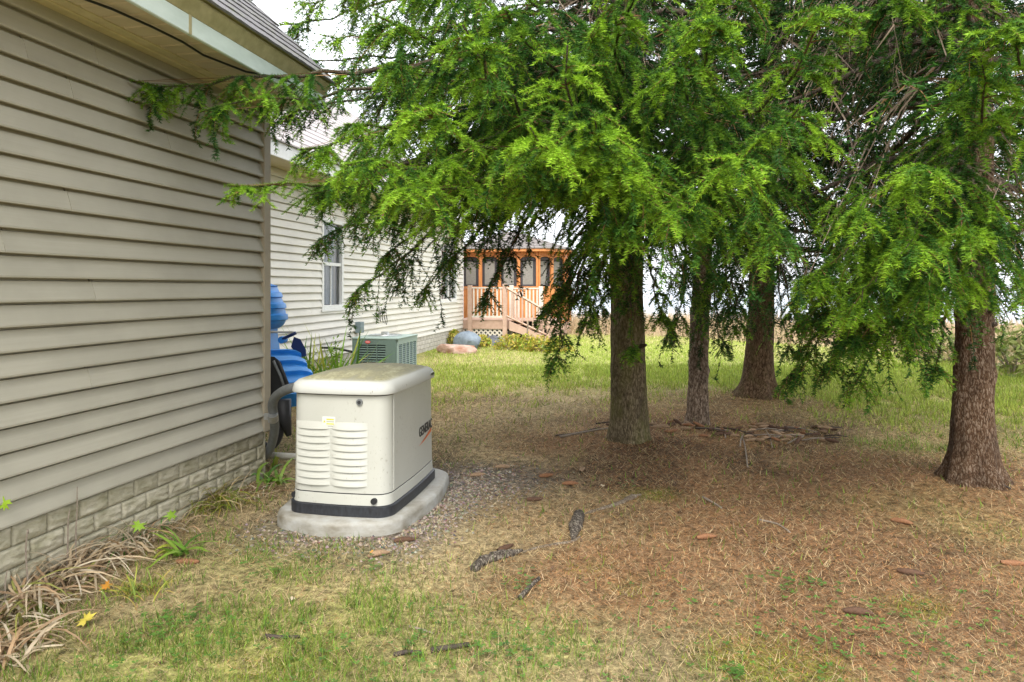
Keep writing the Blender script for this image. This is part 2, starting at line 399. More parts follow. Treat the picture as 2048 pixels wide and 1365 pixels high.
f1 = noise(n, l, tc.outputs['Object'], 22, 8, .75); f2 = noise(n, l, tc.outputs['Object'], 90, 6, .7); f3 = noise(n, l, tc.outputs['Object'], 2.2, 6, .7)
c = mixc(n, l, 1.0, a.outputs['Color'], ramp(n, l, f1, [(.34, .15), (.5, .85), (.68, 1.6)]), 'MULTIPLY')
c = mixc(n, l, 1.0, c, ramp(n, l, f2, [(.3, .55), (.7, 1.35)]), 'MULTIPLY')
c = mixc(n, l, 1.0, c, ramp(n, l, f3, [(.3, .8), (.7, 1.2)]), 'MULTIPLY')
l.new(c, p.inputs['Base Color']); p.inputs['Roughness'].default_value = .95; p.inputs['Specular IOR Level'].default_value = .1
bump(n, l, f1, p, .8, .03)
ground = obj('ground', mesh_np('ground', np.stack([gX, gY, gZ], -1).reshape(-1, 3), gf, gm, base.reshape(-1, 3), True))
tag(ground, 'yard ground of needle litter, dry straw and lawn', 'ground', kind='structure')
lm, n, l, p = newmat('lake_water')
p.inputs['Base Color'].default_value = (.12, .20, .27, 1); p.inputs['Roughness'].default_value = .12
bump(n, l, noise(n, l, coords(n, l, (.5, 2, 1)), 1.5, 4), p, .35, .1)
lake = MB().quad((-2500, 41, -.9), (2500, 41, -.9), (2500, 5000, -.9), (-2500, 5000, -.9)).build('lake', lm)
tag(lake, 'pale blue lake beyond the lawn', 'lake', kind='structure')

# ------------------------------------------------------------------ the garage
WX, WY = -2.566, 4.29
SB, LAP, NL = .326, .1016, 22
g = thing('garage', 'taupe garage with horizontal siding and a shingled roof', 'garage', (WX-2.5, WY-3.2, 0))
Y0 = -1.6
def board(mb, x, ya, yb, z, gap=.011, lap=LAP):
    """one course of lap siding on a wall facing +x"""
    out, k = .030, .0045
    pr = [(-.013, z+lap+.010), (-.013, z+lap-gap*.75), (.006, z+lap-gap), (out, z+.010), (out-.001, z+.002), (out-.005, z), (-.010, z+.006)]
    ns_ = max(2, int((yb-ya)/.28)); nn_ = len(pr); v = []; f = []
    for i in range(ns_+1):
        y = ya+(yb-ya)*i/ns_; wv = float(fbm(np.array(y*1.1+z*37), np.array(z*53), 2)-.5); dx, dz_ = .007*wv, .003*float(fbm(np.array(y*.8+z*91), np.array(z*17), 2)-.5)
        v += [(x+q[0]+dx, y, q[1]+dz_) for q in pr]
        if i: f += [((i-1)*nn_+k, (i-1)*nn_+k+1, i*nn_+k+1, i*nn_+k) for k in range(nn_-1)]
    mb.add(v, f+[tuple(range(nn_))[::-1], tuple(range(ns_*nn_, (ns_+1)*nn_))])
for k in range(NL):
    z = SB+k*LAP
    cut = [Y0, rnd.uniform(1.4, 3.6), WY-.055]
    if rnd.random() < .25: cut = [Y0, WY-.055]
    for a_, b_ in zip(cut[:-1], cut[1:]):
        mb = MB(); board(mb, WX+(0 if a_ == Y0 else .0022), a_-(0 if a_ == Y0 else .02), b_, z+rnd.uniform(-.0008, .0008)); mb.build('siding_board', M['siding'], g)
ZT = SB+NL*LAP
MB().box(WX-.10, WX-.016, Y0, WY-.003, .0, ZT+.1).build('wall', M['siding'], g)
MB().box(WX-3.0, WX-.104, WY-.12, WY-.001, .0, ZT+.05).build('end_wall', M['siding'], g)
MB().box(WX-3.0, WX-.104, Y0, Y0+.1, .0, ZT+.05).build('end_wall', M['siding'], g)
MB().add([(WX-5.1, WY-.002, ZT), (WX-.02, WY-.002, ZT), (WX-2.56, WY-.002, ZT+2.5), (WX-5.1, WY-.1, ZT), (WX-.02, WY-.1, ZT), (WX-2.56, WY-.1, ZT+2.5)], [(0, 1, 2), (5, 4, 3), (0, 3, 4, 1), (1, 4, 5, 2), (2, 5, 3, 0)]).build('gable', M['siding'], g)
mb = MB(); mb.box(WX-.06, WX+.036, WY-.06, WY+.022, SB-.005, ZT-.002, .004); mb.build('corner_post', M['trim'], g)
# foundation: moulded blocks
bv = []
for q in range(7):
    W_, H_ = .172, .090; nu, nv = 17, 11
    uu, vv = np.meshgrid(np.linspace(0, 1, nu), np.linspace(0, 1, nv), indexing='ij')
    edge = np.minimum(np.minimum(uu, 1-uu)*W_, np.minimum(vv, 1-vv)*H_)
    d = .003+.008*sstep(0, .008, edge)+.024*(fbm(uu*3.0+q*9, vv*8+q*5+uu*2.5, 3)-.45)*sstep(0, .016, edge)
    yy = (uu-.5)*(W_-.004); zz = (vv-.5)*(H_-.004)
    vs = np.stack([d, yy, zz], -1).reshape(-1, 3); id2 = np.arange(nu*nv).reshape(nu, nv)
    fs = np.stack([id2[:-1, :-1], id2[1:, :-1], id2[1:, 1:], id2[:-1, 1:]], -1).reshape(-1, 4)
    ring = list(id2[:, 0])+list(id2[-1, 1:])+list(id2[-2::-1, -1])+list(id2[0, -2:0:-1])
    nb = len(vs); back = vs[ring].copy(); back[:, 0] = -.012
    vs = np.vstack([vs, back]); m_ = len(ring)
    fs = np.vstack([fs, [[ring[i], nb+i, nb+(i+1) % m_, ring[(i+1) % m_]] for i in range(m_)]])
    bv.append(mesh_np('foundation_block', vs, fs, M['block'], smooth=True))
fw = MB().box(WX-.05, WX-.008, Y0+.2, WY-.004, -.2, SB-.004).build('foundation_wall', M['mortar'], g)
for r in range(5):
    z = SB-.052-r*.090
    off = .086 if r % 2 else 0
    y = WY-.10-off
    while y > .2:
        o = place(rnd.choice(bv), 'foundation_block', g, (WX-.006, y, z)); o.scale = (1, 1, rnd.uniform(.98, 1.0)); y -= .1725
    if off: place(bv[r], 'foundation_block', g, (WX-.006, WY-.047, z), scale=(1, .42, 1))
MB().box(WX-.03, WX+.008, WY-.016, WY-.001, -.1, SB-.006).build('foundation_corner', M['block'], g)
# soffit, frieze, fascia
SX = -2.155; SZ = 2.535
ye = WY+.03
MB().box(WX+.001, WX+.075, Y0, ye-.004, SZ-.012, SZ+.01, .003).build('frieze_board', M['frieze'], g)
MB().box(WX+.077, WX+.135, Y0, ye-.004, SZ-.006, SZ+.01, .002).build('frieze_board', M['frieze'], g)
y = ye-.004
while y > Y0:
    w = .125
    mb = MB(); x0, x1 = WX+.139, SX-.002
    pr = [(y, SZ), (y-w+.020, SZ), (y-w+.013, SZ+.008), (y-w+.004, SZ+.008), (y-w, SZ+.001)]
    mb.add([(x0, a_, b_) for a_, b_ in pr]+[(x1, a_, b_) for a_, b_ in pr], [(i, i+1, 5+i+1, 5+i) for i in range(4)])
    mb.build('soffit_panel', M['soffit'], g); y -= w
MB().box(SX, SX+.022, Y0, ye, SZ-.020, SZ+.075, .004).build('fascia', M['fascia'], g)
MB().box(SX+.0225, SX+.0245, 2.905, 2.925, SZ-.019, SZ+.074).build('fascia_joint', M['drip'], g)
mb = MB(); mb.add([(SX+.001, y_, z_) if q else (SX+q_, y_, z_) for y_ in (Y0, ye) for q, q_, z_ in ((0, .024, SZ+.073), (0, .066, SZ+.138), (0, .066, SZ+.15), (0, 0, SZ+.15), (0, 0, SZ+.073))],
       [(0, 1, 6, 5), (1, 2, 7, 6), (2, 3, 8, 7), (3, 4, 9, 8), (4, 0, 5, 9), (4, 3, 2, 1, 0), (5, 6, 7, 8, 9)]); mb.build('drip_edge', M['drip'], g)
# soffit return at the gable end
MB().box(WX+.03, SX+.02, WY-.02, ye+.012, SZ-.013, SZ+.14).build('soffit_return', M['fascia'], g)
# roof: shingles on a 44 degree slope
ph = R(44); ex, ez = SX+.085, SZ+.152
ud = np.array([-math.cos(ph), 0, math.sin(ph)]); nd = np.array([math.sin(ph), 0, math.cos(ph)])
base_ = np.array([ex, 0, ez])
rd = MB()
A_ = base_+ud*.02; B_ = base_+ud*3.5
rd.add([(A_[0], Y0, A_[2]), (A_[0], ye+.03, A_[2]), (B_[0], ye+.03, B_[2]), (B_[0], Y0, B_[2])]+[tuple(np.array(q)-nd*.05) for q in ((A_[0], Y0, A_[2]), (A_[0], ye+.03, A_[2]), (B_[0], ye+.03, B_[2]), (B_[0], Y0, B_[2]))],
       [(0, 1, 2, 3), (7, 6, 5, 4), (0, 4, 5, 1), (1, 5, 6, 2), (2, 6, 7, 3), (3, 7, 4, 0)])
rd.build('roof_deck', M['drip'], g)
MB().add([(B_[0], Y0, B_[2]), (B_[0], ye+.03, B_[2]), (2*B_[0]-A_[0], ye+.03, A_[2]), (2*B_[0]-A_[0], Y0, A_[2])]+[(B_[0], Y0, B_[2]-.07), (B_[0], ye+.03, B_[2]-.07), (2*B_[0]-A_[0], ye+.03, A_[2]-.07), (2*B_[0]-A_[0], Y0, A_[2]-.07)], [(0, 1, 2, 3), (7, 6, 5, 4), (0, 4, 5, 1), (1, 5, 6, 2), (2, 6, 7, 3), (3, 7, 4, 0)]).build('far_roof_slope', M['shingle'], g)
sh = []
for q in range(5):
    mb = MB(); n_ = 6; wv = .25
    rb = random.Random(q)
    bot = [(-.006*rb.random()) for _ in range(n_+1)]
    fr = []; bk = []
    for i in range(n_+1):
        yy = i/n_*wv; th = .011
        fr.append((yy, bot[i]))
    vs = []
    for yy, u0 in fr:
        for u_, h_ in ((u0, 0.001), (u0, .013+.003*rb.random()), (.20, .004)):
            vs.append(tuple(ud*u_+nd*h_+np.array([0, yy, 0])))
    f = []
    for i in range(n_):
        a0 = 3*i; f += [(a0, a0+3, a0+4, a0+1), (a0+1, a0+4, a0+5, a0+2)]
    f += [(0, 1, 2), (3*n_, 3*n_+2, 3*n_+1)]
    mb.add(vs, f); me = bpy.data.meshes.new('shingle'); me.from_pydata(mb.v, [], mb.f); me.materials.append(M['shingle']); sh.append(me)
for r in range(15):
    y = ye+.032-(.25 if r % 2 == 0 else .125)
    while y > .9:
        p0 = base_+ud*(.0+r*.14); o = place(rnd.choice(sh), 'shingle', g, (p0[0], y, p0[2])); y -= .252
    if r % 2: place(sh[0], 'shingle', g, tuple(base_+ud*(r*.14)+np.array([0, ye+.032-.123, 0])), scale=(1, .49, 1))
# black cable under the eave
pts = [(SX-.13+.05*math.sin(k*.9), 1.2+k*.2, SZ-.010-.012*abs(math.sin(k*1.3))) for k in range(11)]+[(SX-.02, 3.45, SZ-.03), (SX+.035, 3.6, SZ-.01), (SX+.04, 3.8, SZ+.02), (SX+.045, 4.1, SZ+.0), (SX+.035, 4.3, SZ-.04)]
c_ = MB().tube(pts, .006, 6).build('cable', M['wire'], smooth=True); tag(c_, 'thin black cable running along the pale fascia and soffit', 'cable')

# ------------------------------------------------------------------ the house wing
HX, HYA, HYB = -4.41, 4.32, 16.35
h = thing('house', 'long brightly lit sided house wing with two white windows', 'house', (HX-3, 10, 0))
HZT = 2.78; NH = 24
W1 = (xat(642, 1)and 0, 0)
def ypix(px): return -HX/math.tan(YAW+math.atan((CX-px)/FPX))
wins = []
for (pa, pb, ptop, pbot, dbl) in ((641, 684, 440, 618, False), (879, 912, 478, 603, True)):
    ya, yb = ypix(pa), ypix(pb); ym = (ya+yb)/2
    wins.append((ya, yb, zat(pbot, HX, ym), min(zat(ptop, HX, ym), 2.45), dbl))
for k in range(NH):
    z = SB+k*LAP; segs = [(HYA, HYB-.05)]
    for ya, yb, za, zb, d in wins:
        if z+LAP*.5 > za and z+LAP*.5 < zb:
            new = []
            for a_, b_ in segs:
                if yb > a_ and ya < b_: new += [(a_, ya-.002), (yb+.002, b_)]
                else: new.append((a_, b_))
            segs = new
    for a_, b_ in segs:
        if b_-a_ > 6 and rnd.random() < .8:
            c_ = rnd.uniform(a_+1.5, b_-1.5); ss = [(a_, c_), (c_-.02, b_)]
        else: ss = [(a_, b_)]
        for j, (a2, b2) in enumerate(ss):
            mb = MB(); board(mb, HX+.0012*j, a2, b2, z, .005); mb.build('siding_board', M['siding_lit'], h)
mb = MB(); zs = SB+NH*LAP
mb.box(HX-.12, HX-.016, HYA, HYB, 0, wins[0][2]); mb.box(HX-.12, HX-.016, HYA, HYB, wins[0][3]+.001, HZT+.05)
ys = [HYA, wins[0][0], wins[0][1], wins[1][0], wins[1][1], HYB]
za_, zb_ = wins[0][2]+.0005, wins[0][3]+.0005
for i in (0, 2, 4): mb.box(HX-.12, HX-.016, ys[i], ys[i+1], za_, zb_)
mb.box(HX-.12, HX-.017, ys[3], ys[4], za_, wins[1][2]); mb.box(HX-.12, HX-.017, ys[3], ys[4], wins[1][3], zb_)
mb.build('wall', M['siding_lit'], h)
MB().box(HX-6, HX-.125, HYB-.1, HYB-.001, 0, HZT).build('end_wall', M['siding_lit'], h)
MB().box(HX-6, HX-.125, HYA-.02, HYA+.1, 0, HZT).build('end_wall', M['siding_lit'], h)
MB().box(HX-.05, HX+.026, HYB-.052, HYB+.02, SB-.004, zs-.003, .004).build('corner_post', M['white'], h)
for wi, (ya, yb, za, zb, dbl) in enumerate(wins):
    w = MB(); F = .055
    for a_, b_, c_, d_ in ((ya, ya+F, za, zb), (yb-F, yb, za, zb), (ya+F, yb-F, za, za+F), (ya+F, yb-F, zb-F, zb)):
        w.box(HX-.06, HX+.030, a_, b_, c_, d_, .004)
    wo = w.build('window', M['white'], h)
    MB().box(HX-.02, HX+.045, ya-.03, yb+.03, za-.035, za-.001, .004).build('sill', M['white'], wo)
    ia, ib, ic, idd = ya+F, yb-F, za+F, zb-F; ymid = (ia+ib)/2; zmid = (ic+idd)/2
    s_ = MB()
    if dbl:
        s_.box(HX-.03, HX+.015, ymid-.028, ymid+.028, ic, idd)
        for j in (0, 1):
            a_, b_ = ((ia, ymid-.028), (ymid+.028, ib))[j]; cm = (a_+b_)/2
            s_.box(HX-.022, HX-.006, cm-.008, cm+.008, ic, idd)
            for q in (1, 2): zq = ic+(idd-ic)*q/3; s_.box(HX-.021, HX-.007, a_, b_, zq-.008, zq+.008)
    else:
        s_.box(HX-.03, HX+.010, ia, ib, zmid-.022, zmid+.022)
        s_.box(HX-.021, HX-.007, ymid-.009, ymid+.009, ic, zmid-.022)
    s_.build('sash_bar', M['white'], wo)
    MB().quad((HX-.018, ia, ic), (HX-.018, ib, ic), (HX-.018, ib, idd), (HX-.018, ia, idd)).build('pane', M['glass'], wo)
    bl = MB(); nb_ = int((ib-ia)/.085)
    for q in range(nb_):
        y_ = ia+(q+.5)*(ib-ia)/nb_; bl.box(HX-.105, HX-.098+.0, y_-.041, y_+.036, ic+.01, idd-.01)
    bl.build('blind', M['blind'], wo)
    MB().box(HX-.16, HX-.125, ia-.05, ib+.05, ic-.05, idd+.05).build('room_backing', M['darkroom'], wo)
bb = MB().box(-.012, .010, -.092, .092, -.040, .040, .005)
bme = bpy.data.meshes.new('foundation_block'); bme.from_pydata(bb.v, [], bb.f); bme.materials.append(M['block2'])
MB().box(HX-.06, HX-.006, HYA+.1, HYB-.002, -.2, SB-.004).build('foundation_wall', M['mortar'], h)
for r in range(4):
    y = HYB-.1-(.095 if r % 2 else 0)
    while y > 6.2:
        place(bme, 'foundation_block', h, (HX-.002, y, SB-.046-r*.086)); y -= .19
# eave and roof of the wing
MB().box(HX+.002, HX+.42, HYA+.0, HYB+.25, HZT-.012, HZT+.004).build('soffit', M['soffit'], h)
MB().box(HX+.422, HX+.444, HYA+.0, HYB+.25, HZT-.03, HZT+.15, .003).build('fascia', M['white'], h)
ph2 = R(40)
for r in range(21):
    u0 = r*.21
    a0 = np.array([HX+.47-math.cos(ph2)*u0, 0, HZT+.16+math.sin(ph2)*u0]); a1 = a0+np.array([-math.cos(ph2)*.225, 0, math.sin(ph2)*.225-.016])
    MB().add([(a0[0], HYA, a0[2]-.018), (a0[0], HYB+.28, a0[2]-.018), (a0[0], HYB+.28, a0[2]), (a0[0], HYA, a0[2]), (a1[0], HYB+.28, a1[2]), (a1[0], HYA, a1[2])],
             [(0, 1, 2, 3), (3, 2, 4, 5)]).build('shingle_course', M['shingle2'], h)
rt = np.array([HX+.47-math.cos(ph2)*4.42, 0, HZT+.14+math.sin(ph2)*4.42])
MB().add([(rt[0], HYA, rt[2]), (rt[0], HYB+.28, rt[2]), (2*rt[0]-HX-.45, HYB+.28, HZT+.12), (2*rt[0]-HX-.45, HYA, HZT+.12), (HX+.44, HYA, HZT+.12), (HX+.44, HYB+.28, HZT+.12)], [(0, 1, 2, 3), (1, 5, 2), (0, 3, 4), (3, 2, 5, 4)]).build('far_roof_slope', M['shingle2'], h)

# ------------------------------------------------------------------ the standby generator on its pad
def outline(x0, x1, y0, y1, r, bulge=0.0, z=0.0, n=7, ns=8, inset=0.0):
    x0 += inset; x1 -= inset; y0 += inset; y1 -= inset; r = max(r-inset*.5, .004)
    pts = []
    def side(a, b, nx, ny):
        for i in range(1, ns):
            t = i/ns; k = bulge*math.sin(math.pi*t)
            pts.append((a[0]+(b[0]-a[0])*t+nx*k, a[1]+(b[1]-a[1])*t+ny*k, z))
    def arc(cx, cy, a0):
        for i in range(n+1):
            a = a0+math.pi/2*i/n; pts.append((cx+r*math.cos(a), cy+r*math.sin(a), z))
    arc(x0+r, y0+r, math.pi); side((x0+r, y0), (x1-r, y0), 0, -1)
    arc(x1-r, y0+r, -math.pi/2); side((x1, y0+r), (x1, y1-r), 1, 0)
    arc(x1-r, y1-r, 0); side((x1-r, y1), (x0+r, y1), 0, 1)
    arc(x0+r, y1-r, math.pi/2); side((x0, y1-r), (x0, y0+r), -1, 0)
    return pts
PX0, PX1, PY0, PY1 = -2.02, -1.255, 3.355, 4.50
pad = MB().loft([outline(PX0, PX1, PY0, PY1, .2, .045, z, inset=i) for z, i in ((-.06, 0), (.050, .004), (.066, .009), (.075, .024))]).build('concrete_pad', M['concrete'], smooth=True, auto=50)
tag(pad, 'damp grey concrete pad with rounded corners under the generator', 'pad')
X0, X1, Y1_, Y2_ = -1.915, -1.335, 3.44, 4.29
gen = thing('generator', 'cream standby generator with louvred front and mossy lid beside the wall', 'generator', ((X0+X1)/2, (Y1_+Y2_)/2, .075))
bd = lambda z, i, r=.085, b=.010: outline(X0, X1, Y1_, Y2_, r, b, z, inset=i)
MB().loft([bd(.0755, -.006), bd(.078, -.012), bd(.13, -.012), bd(.134, -.006)]).build('base_band', M['genblack'], gen, True, 40)
MB().loft([bd(.1345, .004), bd(.136, .000), bd(.190, .004), bd(.1935, .010)]).build('skirt', M['gen'], gen, True, 40)
MB().loft([bd(.194, .012), bd(.1975, .012), bd(.1985, .005), bd(.725, .012), bd(.729, .022)]).build('housing', M['gen'], gen, True, 40)
lid = MB().loft([bd(.727, .010, .10), bd(.729, -.010, .10), bd(.733, -.013, .10), bd(.775, -.004, .10), bd(.792, .012, .11), bd(.802, .040, .12), bd(.808, .075, .12), bd(.824, .17, .10), bd(.830, .24, .045, .004)]).build('lid', M['lid'], gen, True, 60)
MB().loft([bd(.1925, .0065), bd(.1990, .0065)], False, False).build('skirt_gap_shade', M['black'], gen, True)  # black band painting in the dark gap between skirt and housing
MB().loft([bd(.7215, .0100), bd(.7290, .0100)], False, False).build('lid_gap_shade', M['black'], gen, True)  # black band standing in for the shadow line under the lid
# lid seam lip and badge
mb = MB(); mb.loft([[(X1+.0085+.001*math.cos(a)+.004, 4.165+.045*math.cos(a)*1.0, .757+.014*math.sin(a)) for a in np.linspace(0, 2*math.pi, 17)[:-1]], [(X1+.016, 4.165+.043*math.cos(a), .757+.0125*math.sin(a)) for a in np.linspace(0, 2*math.pi, 17)[:-1]]])
mb.build('lid_badge', M['steel'], lid)
mb = MB(); mb.loft([[(X1+.0165, 4.165+.036*math.cos(a), .757+.009*math.sin(a)) for a in np.linspace(0, 2*math.pi, 13)[:-1]], [(X1+.0172, 4.165+.035*math.cos(a), .757+.0085*math.sin(a)) for a in np.linspace(0, 2*math.pi, 13)[:-1]]])
mb.build('badge_face', M['ink'], lid)
# louvres on the front
FB = Y1_+.010
def front_y(x, z):      # front surface of the housing
    r = .085; t = np.clip((x-(X0+r))/((X1-r)-(X0+r)), 0, 1)
    return Y1_+.005+(z-.1985)/(.5265)*.007-.010*math.sin(math.pi*t)
def louver(xa, xb, z):
    nx, nz = 13, 7; vs = []
    for i in range(nx):
        u = i/(nx-1); x = xa+(xb-xa)*u; e = min(u, 1-u)
        sw = math.sin(math.pi*u)**.45 if 0 < u < 1 else 0
        for j in range(nz):
            v = j/(nz-1); zz = z+.0365*v
            prof = (1-v)**1.1*.013
            vs.append((x, front_y(x, zz)-.0005-float(sw)*prof, zz-(.004*math.sin(math.pi*u) if j == 0 else 0)))
        x2 = x; vs.append((x2, front_y(x2, z)+.002, z+.003))
    k = nz+1; f = []
    for i in range(nx-1):
        for j in range(nz-1): f.append((i*k+j, (i+1)*k+j, (i+1)*k+j+1, i*k+j+1))
        f.append((i*k+nz, (i+1)*k+nz, (i+1)*k, i*k))
    mb = MB().add(vs, f); return mb
for cx_ in ((-1.868, -1.668), (-1.660, -1.455)):
    for r in range(9):
        louver(cx_[0], cx_[1], .238+r*.0378).build('louver', M['gen'], gen, True, 40)
        MB().box(cx_[0]+.012, cx_[1]-.012, front_y(-1.66, .3)+.012, front_y(-1.66, .3)+.013, .2385+r*.0378, .2415+r*.0378).build('louver_slot', M['black'], gen)
# lock, warning label, drain holes
mb = MB(); yl = front_y(-1.515, .69)
def disc(mb, cx, cz, y0, y1, r, n=18): mb.loft([[(cx+r*math.cos(a), y, cz+r*math.sin(a)) for a in np.linspace(0, 2*math.pi, n+1)[:-1]] for y in (y0, y1)]); return mb
disc(mb, -1.500, .688, yl-.008, yl+.01, .018).build('lock', M['conduit'], gen)
disc(MB(), -1.500, .688, yl-.0105, yl-.0078, .010).build('lock_core', M['black'], gen)
lb = MB().box(-1.712, -1.640, front_y(-1.67, .57)-.003, front_y(-1.67, .57)+.004, .545, .603).build('warning_label', M['label'], gen)
yl2 = front_y(-1.67, .57)-.0038
mb = MB().add([(-1.707, yl2, .573), (-1.693, yl2, .573), (-1.700, yl2, .588)], [(0, 1, 2)]); mb.build('warning_symbol', M['yellow'], lb)
for q in range(4):
    z = .594-q*.012; MB().quad((-1.688, yl2, z-.007), (-1.644, yl2, z-.007), (-1.644, yl2, z), (-1.688, yl2, z)).build('label_text', (M['yellow'], M['greyprint'])[q % 2], lb)
for hx in (-1.415, -1.895):
    hy = Y1_+.0035 if hx > -1.5 else Y1_+.030
    disc(MB(), hx, .163, hy-.004-(.012 if hx > -1.5 else 0), hy+.01, .0165).build('drain_hole', M['black'], gen)
# maker's name and swoosh on the side
def side_x(y, z):
    t = (y-(Y1_+.085))/((Y2_-.085)-(Y1_+.085)); return X1-.005-(z-.1985)/.5265*.007+.010*math.sin(math.pi*min(max(t, 0), 1))
cu = bpy.data.curves.new('brand_lettering', 'FONT'); cu.body = 'GENERAC'; cu.size = .085; cu.offset = .0012; cu.extrude = .0008; cu.align_x = 'LEFT'; cu.space_character = 1.06
_t = bpy.data.objects.new('brand_lettering', cu); COL.objects.link(_t)
tme = bpy.data.meshes.new_from_object(_t.evaluated_get(bpy.context.evaluated_depsgraph_get())); COL.objects.unlink(_t); bpy.data.objects.remove(_t)
tx = obj('brand_lettering', tme, gen); tme.materials.clear(); tme.materials.append(M['ink'])
tw = max(v.co.x for v in tme.vertices)
yt = 3.935; ang = math.atan2(side_x(4.205, .42)-side_x(yt, .42), .27)
tx.rotation_euler = (R(90), R(-2.0), R(90)-ang); tx.scale = (.285/tw, .95, 1)
tx.location = tuple(np.array([side_x(yt, .40)+.003, yt, .40])-ORG[gen.name])
sw = MB(); top = []; bot = []
for i in range(15):
    t = i/14; y = 3.93+t*.27; zt = .352+.058*t**1.2; zb = .350+.018*t+.018*t*t
    top.append((side_x(y, zt)+.0025, y, zt)); bot.append((side_x(y, zb)+.0025, y, zb))
sw.add(top+bot, [(i, 15+i, 16+i, i+1) for i in range(14)]); sw.build('swoosh', M['orange'], gen)
# seam of the side door
MB().box(X1-.005, X1-.0005, Y1_+.086, Y1_+.089, .2, .724).build('door_seam', M['greyprint'], gen)

# ------------------------------------------------------------------ conduit from wall to generator
cp = [at(500, 925, 4.86), at(530, 912, 4.80), at(543, 890, 4.72), at(549, 860, 4.60), at(548, 835, 4.52), at(545, 812, 4.44), at(551, 795, 4.36), at(566, 783, 4.26), at(590, 775, 4.18), at(620, 772, 4.1)]
cp = [np.array(p) for p in cp]
def smoothpts(P, k=4):
    P = [P[0]]+list(P)+[P[-1]]; out = []
    for i in range(1, len(P)-2):
        for j in range(k):
            t = j/k; a, b, c, d = P[i-1], P[i], P[i+1], P[i+2]
            out.append(.5*((2*b)+(c-a)*t+(2*a-5*b+4*c-d)*t*t+(-a+3*b-3*c+d)*t**3))
    out.append(P[-2]); return out
ct = thing('conduit', 'bent grey cable conduit strapped at the garage corner', 'conduit', tuple(gnd(540, 960)))
MB().tube(smoothpts(cp, 5), .030, 12).build('pipe', M['conduit'], ct, True)
q0, q1 = np.array(at(546.5, 841, 4.49)), np.array(at(545.5, 829, 4.46))
MB().tube([q0, q1], .0335, 12).build('strap', M['steel'], ct, True, 40)
MB().box(q0[0]-.055, q0[0]-.025, q0[1]-.02, q0[1]+.0, q1[2]-.04, q1[2]-.0).build('strap_ear', M['steel'], ct)
pv = MB().tube([(-2.75, 4.62, .065), (-2.2, 4.60, .067), (-1.75, 4.58, .068)], .024, 10).build('pipe', M['pvc'], None, True)
tag(pv, 'white plastic pipe lying low behind the generator', 'pipe')

# ------------------------------------------------------------------ blue ribbed pedal craft behind the corner
bc = np.array(at(540, 700, 6.0)); bt = thing('pedal_boat', 'upended blue ribbed plastic pedal boat behind the garage corner', 'pedal boat', (bc[0], bc[1], 0))
K_ = 6.0/FPX
def ribbed(profile, cx, cy, depth, ribs):
    lo = []
    for z, hw in profile:
        lo.append([(cx+hw*math.copysign(abs(math.cos(a))**.7, math.cos(a)), cy+depth*min(1, hw/.12)*math.copysign(abs(math.sin(a))**.8, math.sin(a)), z) for a in np.linspace(0, 2*math.pi, 25)[:-1]])
    return MB().loft(lo)
pf = []
zt = zat(562, bc[0], bc[1]); zl = zat(658, bc[0], bc[1]); cxu = at(512, 600, 6.0)[0]
wprof = lambda t: .10+.135*math.sin(min(t*1.25, 1)*math.pi/2)*(1 if t < .78 else math.sqrt(max(0, 1-((t-.78)/.24)**2)))
for i in range(49):
    t = i/48; z = zt-(zt-zl)*t; w = wprof(t)*(.35 if t == 0 else min(1, .45+t*5))
    ph_ = (t*4.3) % 1; w += (.020 if ph_ < .5 else 0)*(1 if .1 < t < .85 else 0)
    pf.append((z, max(w, .03)))
ribbed(pf[::-1], cxu, bc[1], .2, 0).build('upper_float', M['blue'], bt, True, 35)
MB().loft([[(cxu+a*w, bc[1]+b*.08, z) for a, b in ((-1, -1), (1, -1), (1, 1), (-1, 1))] for z, w in ((zat(745, *bc[:2]), .235), (zat(700, *bc[:2]), .17), (zat(668, *bc[:2]), .15), (zl+.02, .15))]).build('neck', M['blue'], bt)
for q in (-.02, .05): MB().tube([(cxu+.09+q, bc[1]-.085, zat(735, *bc[:2])), (cxu+.07+q, bc[1]-.085, zat(670, *bc[:2]))], .012, 8).build('neck_rib', M['blue'], bt, True)
# lower slanted ribbed panel
p00 = np.array(at(430, 706, 5.6)); p01 = np.array(at(596, 698, 5.7)); p10 = np.array(at(480, 812, 5.2)); p11 = np.array(at(648, 785, 5.35))
nvec = np.cross(p01-p00, p10-p00); nvec /= np.linalg.norm(nvec)
if nvec[1] > 0: nvec = -nvec
lo = []
for i in range(61):
    t = i/60; a = p00+(p10-p00)*t; b = p01+(p11-p01)*t
    e = min(t/.06, 1)**.5; s_ = 1 if ((t*4.2+.1) % 1) < .45 else 0
    sm = .032*s_*e; c = []
    for u, k in ((0, -.09), (0, sm), (.5, sm+.012), (.86, sm+.004), (.96, sm-.02), (1.0+.012*s_, sm-.05), (1.0, -.12)):
        c.append(a+(b-a)*u+nvec*(k*e if k > 0 else k)+np.array([0, 0, -.012*(u > .9)*0]))
    lo.append(c)
MB().loft(lo).build('lower_float', M['blue'], bt, True, 35)
# rudder and rod
r0 = at(546, 665, 5.75)
MB().tube([at(530, 664.5, 5.75), at(588, 664.5, 5.75)], .010, 8).build('rod', M['pvc'], bt, True)
MB().tube([at(566, 678, 5.78), at(584, 670, 5.75), at(592, 666, 5.75)], .014, 8).build('rudder_arm', M['navy'], bt, True)
mb = MB(); ru = [(582, 694), (588, 674), (601, 679), (612, 700), (613, 712), (600, 716)]
mb.loft([[at(a, b, 5.72) for a, b in ru], [at(a, b, 5.76) for a, b in ru]]); mb.build('rudder', M['navy'], bt)
mb = MB(); disc_p = np.array(at(566, 680, 5.80)); mb.tube([disc_p-np.array([0, .03, 0]), disc_p+np.array([0, .03, 0])], .03, 14); mb.build('hub', M['blue'], bt, True, 40)
